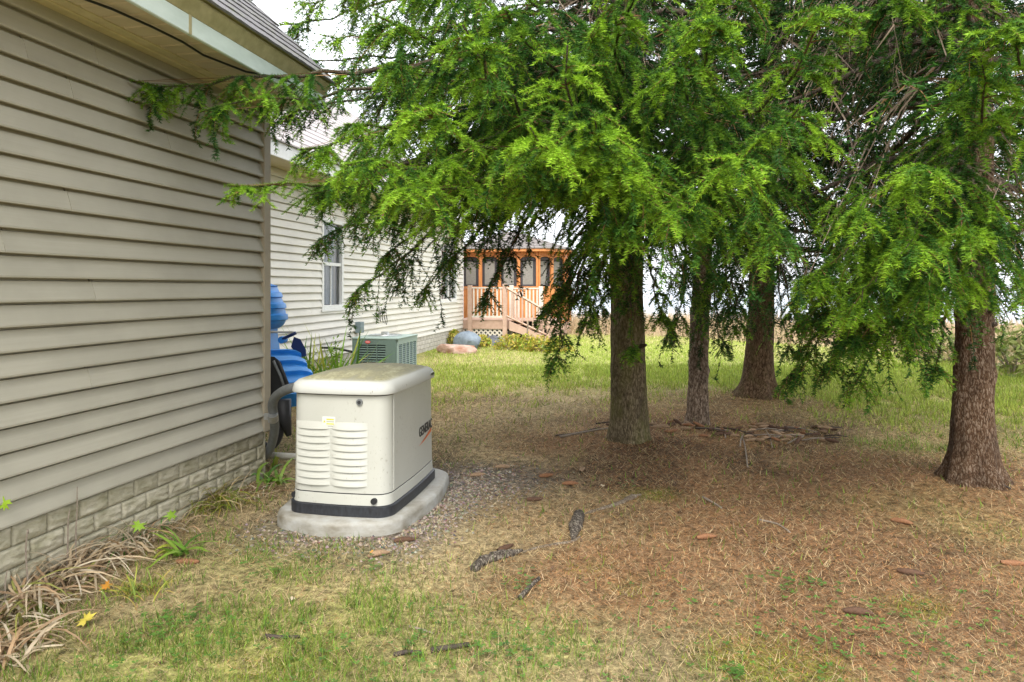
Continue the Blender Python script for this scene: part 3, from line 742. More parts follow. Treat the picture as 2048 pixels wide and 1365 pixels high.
# black seat and a wheel with tyre
se = [(520, 712), (549, 714), (562, 725), (581, 775), (573, 790), (520, 800)]
mb = MB(); mb.loft([[at(a, b, 5.0) for a, b in se], [at(a, b, 5.06) for a, b in se]]); mb.build('seat', M['black'], bt)
for q, (a, b) in enumerate((((547, 722), (572, 786)), ((556, 722), (579, 782)))):
    MB().tube([at(a[0], a[1], 4.98), at((a[0]+b[0])/2+1, (a[1]+b[1])/2-3, 4.97), at(b[0], b[1], 4.98)], .010, 8).build('seat_frame', M['conduit'] if q == 0 else M['black'], bt, True)
wc = np.array(at(536, 848, 5.0)); wr = .17
mb = MB(); ring = []
for i in range(37):
    a = 2*math.pi*i/36; ring.append(wc+wr*np.array([math.cos(a)*.45, math.cos(a)*.25, math.sin(a)]))
wo = MB().tube(ring, .032, 8).build('wheel', M['black'], bt, True)
for i in range(0, 36):
    pass
mb = MB(); mb.tube([at(566, 800, 5.0), at(569, 840, 5.0), at(578, 872, 5.0)], [.06, .05, .02], 10); mb.build('fender', M['black'], bt, True)
MB().tube([wc-np.array([.05, .09, 0]), wc+np.array([.05, .0, 0])], .05, 12).build('wheel_hub', M['conduit'], bt, True, 40)

# ------------------------------------------------------------------ air conditioner by the wing
AX0, AX1, AY0, AY1, AZ = -3.95, -3.325, 8.83, 9.66, .60
ac = thing('air_conditioner', 'green metal air conditioner with louvred grilles beside the house', 'air conditioner', ((AX0+AX1)/2, (AY0+AY1)/2, 0))
MB().box(AX0-.04, AX1+.05, AY0-.05, AY1+.05, -.03, .035, .01).build('base_pad', M['concrete'], ac)
gx = [(-3.868, -3.742), (-3.732, -3.606), (-3.596, -3.470)]
mb = MB(); z0, z1 = .045, .525
mb.box(AX0, AX1, AY0+.03, AY1, .036, AZ-.002)
mb.build('coil_core', M['coil'], ac)
fr = MB(); F0 = AY0
fr.box(AX0-.004, gx[0][0], F0, F0+.03, .036, AZ-.002); fr.box(gx[2][1], AX1+.004, F0, F0+.03, .036, AZ-.002)
fr.box(gx[0][0], gx[2][1], F0+.001, F0+.029, z1, AZ-.002); fr.box(gx[0][0], gx[2][1], F0+.001, F0+.029, .036, z0)
fr.box(gx[0][1], gx[1][0], F0+.002, F0+.028, z0, z1); fr.box(gx[1][1], gx[2][0], F0+.002, F0+.028, z0, z1)
fr.build('front_panel', M['acgreen'], ac)
for a_, b_ in gx:
    for k in range(14):
        z = z0+.01+k*.034; m_ = MB(); m_.add([(a_, F0+.004, z), (b_, F0+.004, z), (b_, F0+.022, z+.016), (a_, F0+.022, z+.016), (a_, F0+.006, z-.003), (b_, F0+.006, z-.003)], [(0, 1, 2, 3), (5, 4, 3, 2), (4, 5, 1, 0)]); m_.build('louver', M['acgreen'], ac)
sp = MB(); sx = AX1; ysd = [AY0+.05+i*.148 for i in range(6)]
sp.box(sx+.0005, sx+.026, AY0+.031, AY1+.004, z1, AZ-.002); sp.box(sx+.0005, sx+.026, AY0+.031, AY1+.004, .036, z0)
for i in range(6): sp.box(sx+.001, sx+.0255, ysd[i]-.016, ysd[i]+.016, z0, z1)
sp.build('side_panel', M['acpale'], ac)
for i in range(5):
    for k in range(17):
        z = z0+.008+k*.028; MB().add([(sx+.023, ysd[i]+.016, z), (sx+.023, ysd[i+1]-.016, z), (sx+.006, ysd[i+1]-.016, z+.014), (sx+.006, ysd[i]+.016, z+.014)], [(0, 1, 2, 3)]).build('louver', M['acpale'], ac)
tp = MB().box(AX0-.012, AX1+.034, AY0-.008, AY1+.012, AZ-.0015, AZ+.022, .006).build('top_panel', M['acpale'], ac)
tc_ = ((AX0+AX1)/2, (AY0+AY1)/2)
for k in range(4):
    rr = .07+.055*k; MB().tube([(tc_[0]+rr*math.cos(a), tc_[1]+rr*math.sin(a), AZ+.034) for a in np.linspace(0, 2*math.pi, 25)], .005, 5).build('fan_guard', M['steel'], ac, True)
MB().loft([[(tc_[0]+r_*math.cos(a), tc_[1]+r_*math.sin(a), z) for a in np.linspace(0, 2*math.pi, 17)[:-1]] for z, r_ in ((AZ+.023, .06), (AZ+.075, .055), (AZ+.08, .045))]).build('fan_cap', M['steel'], ac, True, 40)
bdg = MB(); bdg.loft([[(-3.725+.038*math.cos(a), y, .562+.020*math.sin(a)) for a in np.linspace(0, 2*math.pi, 17)[:-1]] for y in (AY0-.004, AY0+.003)]); bdg = bdg.build('badge', M['red'], ac)
MB().quad((-3.752, AY0-.005, .558), (-3.698, AY0-.005, .558), (-3.698, AY0-.005, .565), (-3.752, AY0-.005, .565)).build('badge_stripe', M['label'], bdg)
# disconnect box on the wing wall
yb_ = ypix(711); zb0, zb1 = zat(666, HX, yb_), zat(644, HX, yb_)
db = thing('electrical_box', 'small grey electrical box on the brightly lit siding above the air conditioner', 'electrical box', (HX+.06, yb_, zb0))
MB().box(HX+.024, HX+.115, yb_-.07, yb_+.07, zb0, zb1, .006).build('box_body', M['box'], db)
MB().tube([(HX+.07, yb_, zb0+.005), (HX+.07, yb_, .36), (HX+.14, yb_+.02, .26), (AX0-.005, yb_+.1, .3)], .012, 8).build('pipe', M['conduit'], db, True)
MB().tube([(HX+.01, 8.75, .48), (HX+.2, 8.85, .47), (AX0-.006, 8.95, .40)], .016, 8).build('hose', M['black'], db, True)
# small twisted wire hook on the wing wall
yw = ypix(762); wz = zat(612, HX, yw)
wk = MB()
for q in range(5):
    a = [(HX+.03, yw-.18+q*.09+.03*math.sin(k*1.1+q), wz-.25*k/5-.02*q) for k in range(6)]; wk.tube(a, .006, 5)
wk = wk.build('wall_ornament', M['wire']); tag(wk, 'small dark twisted wire ornament hanging on the brightly lit siding', 'ornament')

# ------------------------------------------------------------------ boulders and stake
def boulder(name, c, sx, sy, sz, seed, mat, label, rot=0.0, flat=0.0):
    rg = np.random.default_rng(seed); nu, nv = 28, 16
    u = np.linspace(0, 2*math.pi, nu, endpoint=False); v = np.linspace(-.45, math.pi/2, nv)
    U, V = np.meshgrid(u, v, indexing='ij')
    d = np.stack([np.cos(U)*np.cos(V), np.sin(U)*np.cos(V), np.sin(V)], -1)
    rr = np.ones(U.shape)
    for _ in range(9):
        ax = rg.normal(size=3); ax /= np.linalg.norm(ax); k = rg.uniform(.5, .82)
        pr = d@ax; rr = np.minimum(rr, np.where(pr > .05, k/np.maximum(pr, .05), 9))
    rr = rr*(1+.22*(fbm(np.cos(U)*2.5+seed, np.sin(U)*2.5+V*3, 4)-.5))
    pnt = d*rr[..., None]*np.array([sx, sy, sz])
    cr, sr = math.cos(rot), math.sin(rot); x = pnt[..., 0]*cr-pnt[..., 1]*sr+c[0]; y = pnt[..., 0]*sr+pnt[..., 1]*cr+c[1]; z = pnt[..., 2]+c[2]+sz*.15
    vv = np.stack([x, y, z], -1).reshape(-1, 3); ii = np.arange(nu*nv).reshape(nu, nv); j2 = np.roll(ii, -1, 0)
    f = np.stack([ii[:, :-1], j2[:, :-1], j2[:, 1:], ii[:, 1:]], -1).reshape(-1, 4)
    me = mesh_np(name, vv, f, mat, smooth=True); me.set_sharp_from_angle(angle=R(28)); o = obj(name, me); tag(o, label, 'boulder'); return o
boulder('boulder', gnd(912, 706), .46, .26, .19, 1, M['rockpink'], 'long pink granite boulder on the lawn near the house', .1)
boulder('boulder', gnd(934, 699), .36, .30, .33, 5, M['rockblue'], 'rounded blue-grey boulder in front of the white lattice', .3)
boulder('boulder', gnd(982, 692), .30, .2, .22, 9, M['rockdark'], 'dark tilted slate rock among the yellow plants', -.5)
stp = gnd(1051, 701)
sk = MB().tube([stp+np.array([0, 0, -.05]), stp+np.array([.06, 0, .62])], .016, 6).build('stake', M['stick']); tag(sk, 'thin pale wooden stake standing in front of the yellow plants', 'stake')

# ------------------------------------------------------------------ deck and cedar gazebo
DY = 16.35
dk = thing('deck', 'pinkish wooden deck with balusters, stairs and white lattice skirt', 'deck', (xat(1000, DY), DY+1.5, 0))
dx0, dx1 = xat(934, DY), xat(1016, DY); dz = zat(640, (dx0+dx1)/2, DY)
for k in range(9):
    MB().box(dx0-.3, dx1+1.25, DY+k*.145, DY+k*.145+.138, dz-.03, dz, .003).build('deck_board', M['deck'], dk)
MB().box(dx0-.3, dx1+.02, DY-.045, DY-.003, dz-.22, dz-.004).build('rim_board', M['deck'], dk)
MB().box(dx1+.75, dx1+1.25, DY-.0, DY+.04, dz-.22, dz-.034).build('rim_board', M['deck'], dk)
rz = zat(575, dx0, DY)
def post(px, Y, ztop, w=.05, z0=0.0, nm='post', mt='deck'):
    x = xat(px, Y); MB().box(x-w, x+w, Y-w, Y+w, z0, ztop, .004).build(nm, M[mt], dk); return x
xp0 = post(940, DY-.10, rz+.05); xp1 = post(1010, DY-.10, rz+.08, .052)
MB().box(xp0+.052, xp1-.055, DY-.13, DY-.07, rz-.03, rz+.0).build('rail', M['lattice'], dk)
MB().box(xp0+.052, xp1-.055, DY-.12, DY-.08, dz+.06, dz+.10).build('rail', M['lattice'], dk)
nb_ = 8
for k in range(nb_):
    x = xp0+(xp1-xp0)*(k+1)/(nb_+1); MB().box(x-.017, x+.017, DY-.115, DY-.085, dz+.101, rz-.031).build('baluster', M['lattice'], dk)
# far rail, to the right of the stair opening
xq0 = post(1023, DY+.45, zat(571, -2.8, DY+.45), .05, 0, 'post', 'lattice'); xq1 = post(1082, DY+.5, zat(573, -2.4, DY+.5), .05, 0, 'post', 'lattice')
rz2 = zat(576, -2.6, DY+.48)
MB().box(xq0+.053, xq1-.053, DY+.44, DY+.50, rz2-.03, rz2).build('rail', M['lattice'], dk)
for k in range(7):
    x = xq0+(xq1-xq0)*(k+1)/8; MB().box(x-.017, x+.017, DY+.455, DY+.487, dz+.04, rz2-.031).build('baluster', M['lattice'], dk)
# stairs going down to the right
for k in range(4):
    x = dx1+.05+k*.24; z = dz-(k+1)*dz/5
    MB().box(x, x+.27, DY-.09, DY+.62-.2*(k > 9), z-.035, z, .004).build('tread', M['deck'], dk)
    MB().box(x+.0, x+.02, DY-.085, DY+.6, z-dz/5-.0, z-.037).build('riser', M['deck'], dk)
MB().add([(dx1+.02, y_, z_) if 0 else (x_, y_, z_) for y_ in (DY-.16, DY-.11) for x_, z_ in ((dx1+.06, dz-.02), (dx1+1.1, .08), (dx1+1.1, -.02), (dx1+.06, dz-.24))], [(0, 1, 2, 3), (7, 6, 5, 4), (0, 4, 5, 1), (1, 5, 6, 2), (2, 6, 7, 3), (3, 7, 4, 0)]).build('stringer', M['deck'], dk)
xs1 = dx1+1.02; MB().box(xs1-.045, xs1+.045, DY-.17, DY-.08, -.05, .78, .004).build('post', M['deck'], dk)
MB().tube([(xp1+.05, DY-.12, rz-.02), (xs1, DY-.12, .72)], .032, 4).build('rail', M['deck'], dk)
MB().tube([(xp1+.05, DY-.12, dz+.10), (xs1, DY-.12, .16)], .025, 4).build('rail', M['deck'], dk)
for k in range(7):
    t = (k+1)/8; x = xp1+.05+(xs1-xp1-.05)*t; zz0 = dz+.10+(.16-dz-.10)*t; zz1 = rz-.02+(.72-rz+.02)*t
    MB().box(x-.018, x+.018, DY-.137, DY-.103, zz0, zz1).build('baluster', M['deck'], dk)
# lattice
lx0, lx1, lz1 = dx0-.25, dx1+.0, dz-.225
st_ = .115
for sgn in (1, -1):
    k = -10
    while k < 24:
        x = lx0+k*st_; a = []
        # strip from z=0 to z=lz1 at 45 degrees, clipped to the panel
        xa, xb = (x, x+lz1) if sgn > 0 else (x+lz1, x)
        ta, tb = 0.0, 1.0
        def X(t): return xa+(xb-xa)*t
        lo_, hi_ = sorted((xa, xb))
        if hi_ <= lx0+.02 or lo_ >= lx1-.02: k += 1; continue
        ts = [t for t in np.linspace(0, 1, 41) if lx0 <= X(t) <= lx1]
        if len(ts) < 3: k += 1; continue
        ta, tb = ts[0], ts[-1]; yy = DY-.02+(.008 if sgn > 0 else 0)
        w = .026
        MB().add([(X(ta)-w, yy, lz1*ta), (X(ta)+w, yy, lz1*ta), (X(tb)+w, yy, lz1*tb), (X(tb)-w, yy, lz1*tb), (X(ta)-w, yy+.007, lz1*ta), (X(ta)+w, yy+.007, lz1*ta), (X(tb)+w, yy+.007, lz1*tb), (X(tb)-w, yy+.007, lz1*tb)], [(0, 1, 2, 3), (7, 6, 5, 4), (0, 4, 5, 1), (1, 5, 6, 2), (2, 6, 7, 3), (3, 7, 4, 0)]).build('lattice_strip', M['lattice'], dk)
        k += 1
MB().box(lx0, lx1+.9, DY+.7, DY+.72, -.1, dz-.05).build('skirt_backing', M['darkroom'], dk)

GYf = 18.2
gzb = thing('gazebo', 'orange cedar gazebo with arched screened windows and a shingled roof', 'gazebo', (xat(1000, GYf), GYf+1.4, 0))
gx0, gx1 = xat(924, GYf), xat(1076, GYf)
gzt = zat(500, (gx0+gx1)/2, GYf); gfl = zat(648, (gx0+gx1)/2, GYf); gwb = zat(577, -3, GYf)
gar = zat(519, -3, GYf)
ctr = np.array([(gx0+gx1)/2, GYf+1.5])
cxr = gx1; sidep = [(gx0, GYf), (gx1, GYf), (gx1+.62, GYf+.75), (gx1+.62, GYf+2.2), (gx1, GYf+2.9), (gx0, GYf+2.9), (gx0-.62, GYf+2.2), (gx0-.62, GYf+.75)]
MB().loft([[(x, y, -.1) for x, y in sidep], [(x, y, gfl) for x, y in sidep]]).build('floor', M['deck'], gzb)
def arch_bay(a, b, nb):
    a = np.array(a); b = np.array(b); d = b-a; L = np.linalg.norm(d); d /= L; nrm = np.array([d[1], -d[0]])
    P3 = lambda u, z, o: (a[0]+d[0]*u+nrm[0]*o, a[1]+d[1]*u+nrm[1]*o, z)
    def slab(u0, u1, z0, z1, o0, o1, nm, mt):
        v = [P3(u, z, o) for u in (u0, u1) for o in (o0, o1) for z in (z0, z1)]
        return MB().add(v, [(0, 1, 3, 2), (4, 6, 7, 5), (0, 4, 5, 1), (2, 3, 7, 6), (0, 2, 6, 4), (1, 5, 7, 3)]).build(nm, M[mt], gzb)
    bw = L/nb; pw = .045
    for i in range(nb+1):
        u = i*bw; slab(max(u-pw, -.01), min(u+pw, L+.01), gfl+.002, gzt, -.02, .045, 'post', 'cedar')
    for i in range(nb):
        u0, u1 = i*bw+pw, (i+1)*bw-pw; m = (u1-u0)
        npl = max(3, int(m/.075))
        for k in range(npl):
            ua, ub = u0+m*k/npl, u0+m*(k+1)/npl-.006
            slab(ua, ub, gfl+.01, gwb, 0, .018, 'plank', 'cedar')
            slab(ua, ub, gar+.10, gzt-.005, 0, .018, 'plank', 'cedar')
        slab(u0, u1, gwb+.0015, gwb+.05, -.01, .04, 'window_sill', 'cedar')
        # arch spandrel
        n_ = 10; v = []; f = []
        for k in range(n_+1):
            t = k/n_; zc_ = gar+.10*math.sqrt(max(0, 1-(2*t-1)**2))*.8
            for o in (.0, .03): v += [P3(u0+m*t, zc_, o), P3(u0+m*t, gar+.098, o)]
        for k in range(n_):
            q = 4*k; f += [(q, q+4, q+5, q+1), (q+3, q+7, q+6, q+2), (q+2, q+6, q+4, q)]
        MB().add(v, f).build('arch', M['cedar'], gzb)
        fr_ = MB()
        for (ua, ub, z0_, z1_) in ((u0+.001, u0+.03, gwb+.051, gar+.05), (u1-.03, u1-.001, gwb+.051, gar+.05), (u0+.05, u1-.05, gar-.02, gar+.06), (u0+.05, u1-.05, gwb+.051, gwb+.10)):
            v = [P3(u, z, o) for u in (ua, ub) for o in (-.03, -.008) for z in (z0_, z1_)]
            fr_.add(v, [(0, 1, 3, 2), (4, 6, 7, 5), (0, 4, 5, 1), (2, 3, 7, 6), (0, 2, 6, 4), (1, 5, 7, 3)])
        fo = fr_.build('window_frame', M['screen'], gzb)
        MB().quad(P3(u0, gwb+.06, -.045), P3(u1, gwb+.06, -.045), P3(u1, gar+.09, -.045), P3(u0, gar+.09, -.045)).build('window_screen', M['screen'], gzb)
        MB().quad(P3(u0+.06, gwb+.101, -.038), P3(u1-.10, gwb+.101, -.038), P3(u1-.10, gar-.05, -.038), P3(u0+.06, gar-.05, -.038)).build('window_shade', M['shade'], gzb)
for i in range(8):
    arch_bay(sidep[i], sidep[(i+1) % 8], 4 if i in (0, 4) else 2)
def sc(f, z): return [(ctr[0]+(x-ctr[0])*(f if abs(x-ctr[0]) < 0 else 1)*1, 0, 0) for x, y in sidep]
def ring_(ox, z):   # roof ring: inset by ox from eave
    out = []
    for x, y in sidep:
        vx = math.copysign(max(abs(x-ctr[0])-ox, .02), x-ctr[0]); vy = math.copysign(max(abs(y-ctr[1])-ox, .02), y-ctr[1])
        out.append((ctr[0]+vx, ctr[1]+vy, z))
    return out
rh = zat(463, -3, GYf+1.4); nc = 9; e0 = -.22; z0_ = gzt+.02
MB().loft([ring_(e0+.02, gzt-.06), ring_(e0, gzt-.06), ring_(e0, gzt+.02)]).build('eave', M['cedar'], gzb)
for k in range(nc):
    f0, f1 = k/nc, (k+1)/nc; ox0, ox1 = e0+(1.5-e0)*f0-.025, e0+(1.5-e0)*f1
    zz0, zz1 = z0_+(rh-z0_)*f0+.022, z0_+(rh-z0_)*f1+.006
    MB().loft([ring_(ox0+.02, zz0-.03), ring_(ox0, zz0-.028), ring_(ox0, zz0), ring_(ox1, zz1)], False, k == nc-1).build('roof_course', M['gazroof'], gzb)

# ------------------------------------------------------------------ spruces
NG = np.random.default_rng(11)
def unit(a): return a/(np.linalg.norm(a, axis=-1, keepdims=True)+1e-9)
def bez(p0, c1, c2, p1, t):
    t = t[:, None]; return (1-t)**3*p0+3*(1-t)**2*t*c1+3*(1-t)*t*t*c2+t**3*p1
def polyat(P, u):
    """P (N,K,3) polylines, u (N,) in 0..1 -> points, tangents"""
    K = P.shape[1]; x = np.clip(u, 0, .9999)*(K-1); i = x.astype(int); f = (x-i)[:, None]; r = np.arange(len(P))
    a, b = P[r, i], P[r, i+1]; return a*(1-f)+b*f, unit(b-a)
class Spray:
    """collects twigs of one bough: polylines with tone, then turns them into needles and twig wood"""
    def __init__(s): s.tw = []; s.tone = []; s.bare = []; s.rad = []; s.u0 = []
    def add(s, P, tone, rad, bare=None, u0=0.0):
        n = len(P)
        if n == 0: return
        s.tw.append(P); s.tone.append(tone); s.rad.append(np.broadcast_to(rad, (n,)).astype(float)); s.bare.append(np.zeros(n, bool) if bare is None else bare); s.u0.append(np.full(n, u0))
    def fin(s):
        return np.concatenate(s.tw), np.concatenate(s.tone), np.concatenate(s.rad), np.concatenate(s.bare), np.concatenate(s.u0)
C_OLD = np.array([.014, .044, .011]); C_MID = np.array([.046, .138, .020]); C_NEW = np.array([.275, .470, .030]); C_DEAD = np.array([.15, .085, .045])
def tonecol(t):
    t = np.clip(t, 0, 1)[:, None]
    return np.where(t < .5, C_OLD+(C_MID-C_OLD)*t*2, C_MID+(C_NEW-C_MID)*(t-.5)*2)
def needles_from(P, tone, bare, u0, dens, ln, wd, rg):
    L = np.linalg.norm(np.diff(P, axis=1), axis=2).sum(1)*(1-u0)
    n = np.where(bare, 0, rg.poisson(L*dens)); k = np.repeat(np.arange(len(P)), n)
    if len(k) == 0: return np.zeros((0, 3)), np.zeros((0, 3), int), np.zeros((0, 3))
    u = rg.random(len(k)); u = u0[k]+(1-u0[k])*u
    pos, tan = polyat(P[k], u)
    # needles stand mostly to both sides and up
    up = np.array([0, 0, 1.])
    side = np.cross(tan, up); sl = np.linalg.norm(side, axis=1, keepdims=True)
    side = np.where(sl > .15, side/(sl+1e-9), unit(rg.normal(size=side.shape)))
    nup = np.cross(side, tan)
    a = rg.normal(.18, .60, len(k))+np.where(rg.random(len(k)) < .5, 0, math.pi)   # around the two sides
    perp = side*np.cos(a)[:, None]+nup*np.abs(np.sin(a)*.9)[:, None]*np.where(rg.random(len(k)) < .8, 1, -1)[:, None]
    fw = rg.uniform(.30, .85, len(k))[:, None]
    d = unit(tan*fw+unit(perp)*.95); 
    l_ = ln*rg.uniform(.7, 1.15, len(k))*np.where(u > .9, .8, 1)
    wv = unit(np.cross(d, rg.normal(size=d.shape)))*(wd*.5)
    tip = pos+d*l_[:, None]
    v = np.stack([pos-wv, pos+wv, tip], 1).reshape(-1, 3)
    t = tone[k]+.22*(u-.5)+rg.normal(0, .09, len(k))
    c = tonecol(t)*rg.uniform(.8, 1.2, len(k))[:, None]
    return v, np.arange(len(v)).reshape(-1, 3), np.repeat(c, 3, 0)
def twigs_from(P, rad, bare, tone, rg):
    """flat crossed ribbons"""
    n, K, _ = P.shape
    tan = unit(np.gradient(P, axis=1)); sd = unit(np.cross(tan, rg.normal(size=(n, 1, 3))))
    taper = np.linspace(1, .45, K)[None, :, None]; w = rad[:, None, None]*taper
    V = []; F = []
    v = np.stack([P-sd*w, P+sd*w], 2)                 # n,K,2,3
    base = np.arange(n*K*2).reshape(n, K, 2)
    f = [np.stack([base[:, :-1, 0], base[:, :-1, 1], base[:, 1:, 1], base[:, 1:, 0]], -1).reshape(-1, 4)]
    w = w*np.where(bare, 1.7, 1.0)[:, None, None]; v = np.stack([P-sd*w, P+sd*w], 2)
    c = np.where(bare[:, None], np.array([.24, .185, .135]), np.array([.17, .095, .04]))
    c = c*rg.uniform(.6, 1.25, n)[:, None]
    return v.reshape(-1, 3), np.concatenate(f), np.repeat(c, K*2, 0)
def make_bough(p0, p1, tipslope=.25, start=.05, rg=NG, bl=.62, pend=.5, tone=.5, strand=.34, gap=.14, tgap=.125, barein=.35, sagc=0.0, inner=.25, tl=.28):
    """returns main axis (M,3), Spray"""
    p0 = np.array(p0, float); p1 = np.array(p1, float); d = p1-p0; dh = d.copy(); dh[2] = 0; L = np.linalg.norm(d); H = unit(dh)
    tone = tone+rg.uniform(-.13, .09)
    c1 = p0+H*L*.33+np.array([0, 0, start*L]); c2 = p1-unit(H+np.array([0, 0, tipslope]))*L*.33+np.array([0, 0, sagc*L])
    M_ = 22; ax = bez(p0, c1, c2, p1, np.linspace(0, 1, M_))
    ax[1:-1] += rg.normal(0, .008*L**.5, (M_-2, 3))
    sp = Spray()
    for q in range(3): sp.add(ax[None, int(M_*(.45+.2*q)):], np.array([tone+.1]), .003, None, .02)
    nb = max(4, int(L*.85/gap)); t = np.sort(np.concatenate([rg.uniform(.14, .985, nb-3), rg.uniform(.93, .99, 3)]))
    for sgn in (1, -1):
        tt = np.clip(t+rg.normal(0, .01, nb), .1, .99)
        o, tan = polyat(np.repeat(ax[None], nb, 0), tt)
        sidev = unit(np.cross(tan, np.array([0, 0, 1.])))*sgn
        ang = np.radians(rg.uniform(38, 66, nb))[:, None]
        dd = unit(tan*np.cos(ang)+sidev*np.sin(ang)+np.array([0, 0, 1])*rg.normal(-.05, .16, nb)[:, None])
        env = np.clip(np.sin(np.pi*np.clip(tt*.80+.12, 0, 1))**.7, .25, 1)*np.where(tt > .55, (1-tt)/.45*.62+.38, 1)
        ln = bl*env*rg.uniform(.55, 1.15, nb)*min(1, L/1.6)
        drp = rg.uniform(.2, .95, nb)*pend*1.5
        K = 6; u = np.linspace(0, 1, K)
        B = o[:, None]+dd[:, None]*(ln[:, None]*u)[..., None]
        B[..., 2] -= (drp*ln)[:, None]*u[None]**2
        bare = (tt < barein) & (rg.random(nb) < .7)
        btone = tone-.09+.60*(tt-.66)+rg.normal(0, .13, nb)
        sp.add(B, btone, .0032, bare, .15); sp.add(B, btone+.08, .0005, bare, .45)
        # twigs on branchlets
        m = np.maximum(2, (ln/tgap).astype(int)); k = np.repeat(np.arange(nb), m); ks = np.arange(len(k))-np.repeat(np.cumsum(m)-m, m); uu = .14+.86*(ks+.5+rg.uniform(-.2, .2, len(k)))/m[k]
        for s2 in (1, -1):
            ub = np.clip(uu+rg.normal(0, .02, len(k)), .08, .99)
            q, tn = polyat(B[k], ub)
            sv = unit(np.cross(tn, np.array([0, 0, 1.]))+1e-4)*s2
            an = np.radians(rg.uniform(32, 62, len(k)))[:, None]
            d2 = unit(tn*np.cos(an)+sv*np.sin(an)+np.array([0, 0, 1])*rg.normal(-.50*pend, .16, len(k))[:, None])
            l2 = tl*(1.1-.5*ub)*rg.uniform(.65, 1.1, len(k))*np.clip(ln[k]/.3, .5, 1)
            K2 = 4; u2 = np.linspace(0, 1, K2)
            T = q[:, None]+d2[:, None]*(l2[:, None]*u2)[..., None]; T[..., 2] -= (l2*rg.uniform(.1, .5, len(k))*pend)[:, None]*u2[None]**2
            br = bare[k] & (ub < .8)
            keep = rg.random(len(k)) < np.where(br, .5, 1)*np.where(tt[k] < .42, inner, 1)
            sp.add(T[keep], (btone[k]+.55*(ub-.5)+rg.normal(0, .10, len(k)))[keep], .0022, br[keep])
        # hanging strands
        mh = rg.poisson(np.maximum(0, ln/strand*pend)); k = np.repeat(np.arange(nb), mh)
        if len(k):
            ub = rg.uniform(.15, .95, len(k)); q, tn = polyat(B[k], ub)
            d2 = unit(tn*rg.uniform(.1, .5, len(k))[:, None]+np.array([0, 0, -1.])+rg.normal(0, .14, (len(k), 3)))
            l2 = rg.uniform(.08, .30, len(k))*(.5+pend*.8); K2 = 4; u2 = np.linspace(0, 1, K2)
            st0 = unit(tn+np.array([0, 0, -.2]))
            T = q[:, None]+d2[:, None]*(l2[:, None]*u2)[..., None]+st0[:, None]*(l2[:, None]*.25*np.sin(u2*math.pi)[None])[..., None]
            sp.add(T, btone[k]-.28+rg.normal(0, .08, len(k)), .0022, bare[k] & (rg.random(len(k)) < .5))
            # side shoots on strands
            j = np.repeat(np.arange(len(k)), 3); uj = rg.uniform(.25, .95, len(j)); q, tn = polyat(T[j], uj)
            d3 = unit(tn*.8+unit(rg.normal(size=(len(j), 3)))*.7); l3 = .07*rg.uniform(.5, 1.2, len(j)); u3 = np.linspace(0, 1, 4)
            S_ = q[:, None]+d3[:, None]*(l3[:, None]*u3)[..., None]
            sp.add(S_, (btone[k]-.18)[j]+rg.normal(0, .08, len(j)), .0018, (bare[k] & (rg.random(len(k)) < .6))[j])
    return ax, sp
def pad_k(P, K):
    if P.shape[1] == K: return P
    u = np.linspace(0, 1, K); out = np.empty((len(P), K, 3))
    x = u*(P.shape[1]-1); i = np.minimum(x.astype(int), P.shape[1]-2); f = (x-i)[None, :, None]
    return P[:, i]*(1-f)+P[:, i+1]*f
def bough_meshes(ax, sp, dens, ln, wd, rg=NG, kk=3):
    V = []; F = []; C = []; b = 0; V2 = []; F2 = []; C2 = []; b2 = 0
    for P, tone, rad, bare, u0 in zip(sp.tw, sp.tone, sp.rad, sp.bare, sp.u0):
        v, f, c = needles_from(P, tone, bare, u0, dens, ln, wd, rg); V.append(v); F.append(f+b); C.append(c); b += len(v)
        if kk == 2 and P.shape[1] == 4:
            P = P[bare]; rad = rad[bare]; tone = tone[bare]; bare = bare[bare]
            if len(P) == 0: continue
        Pk = pad_k(P, kk+1) if P.shape[1] > 4 else pad_k(P, kk)
        v, f, c = twigs_from(Pk, rad, bare, tone, rg); V2.append(v); F2.append(f+b2); C2.append(c); b2 += len(v)
    return (np.concatenate(V), np.concatenate(F), np.concatenate(C)), (np.concatenate(V2), np.concatenate(F2), np.concatenate(C2))
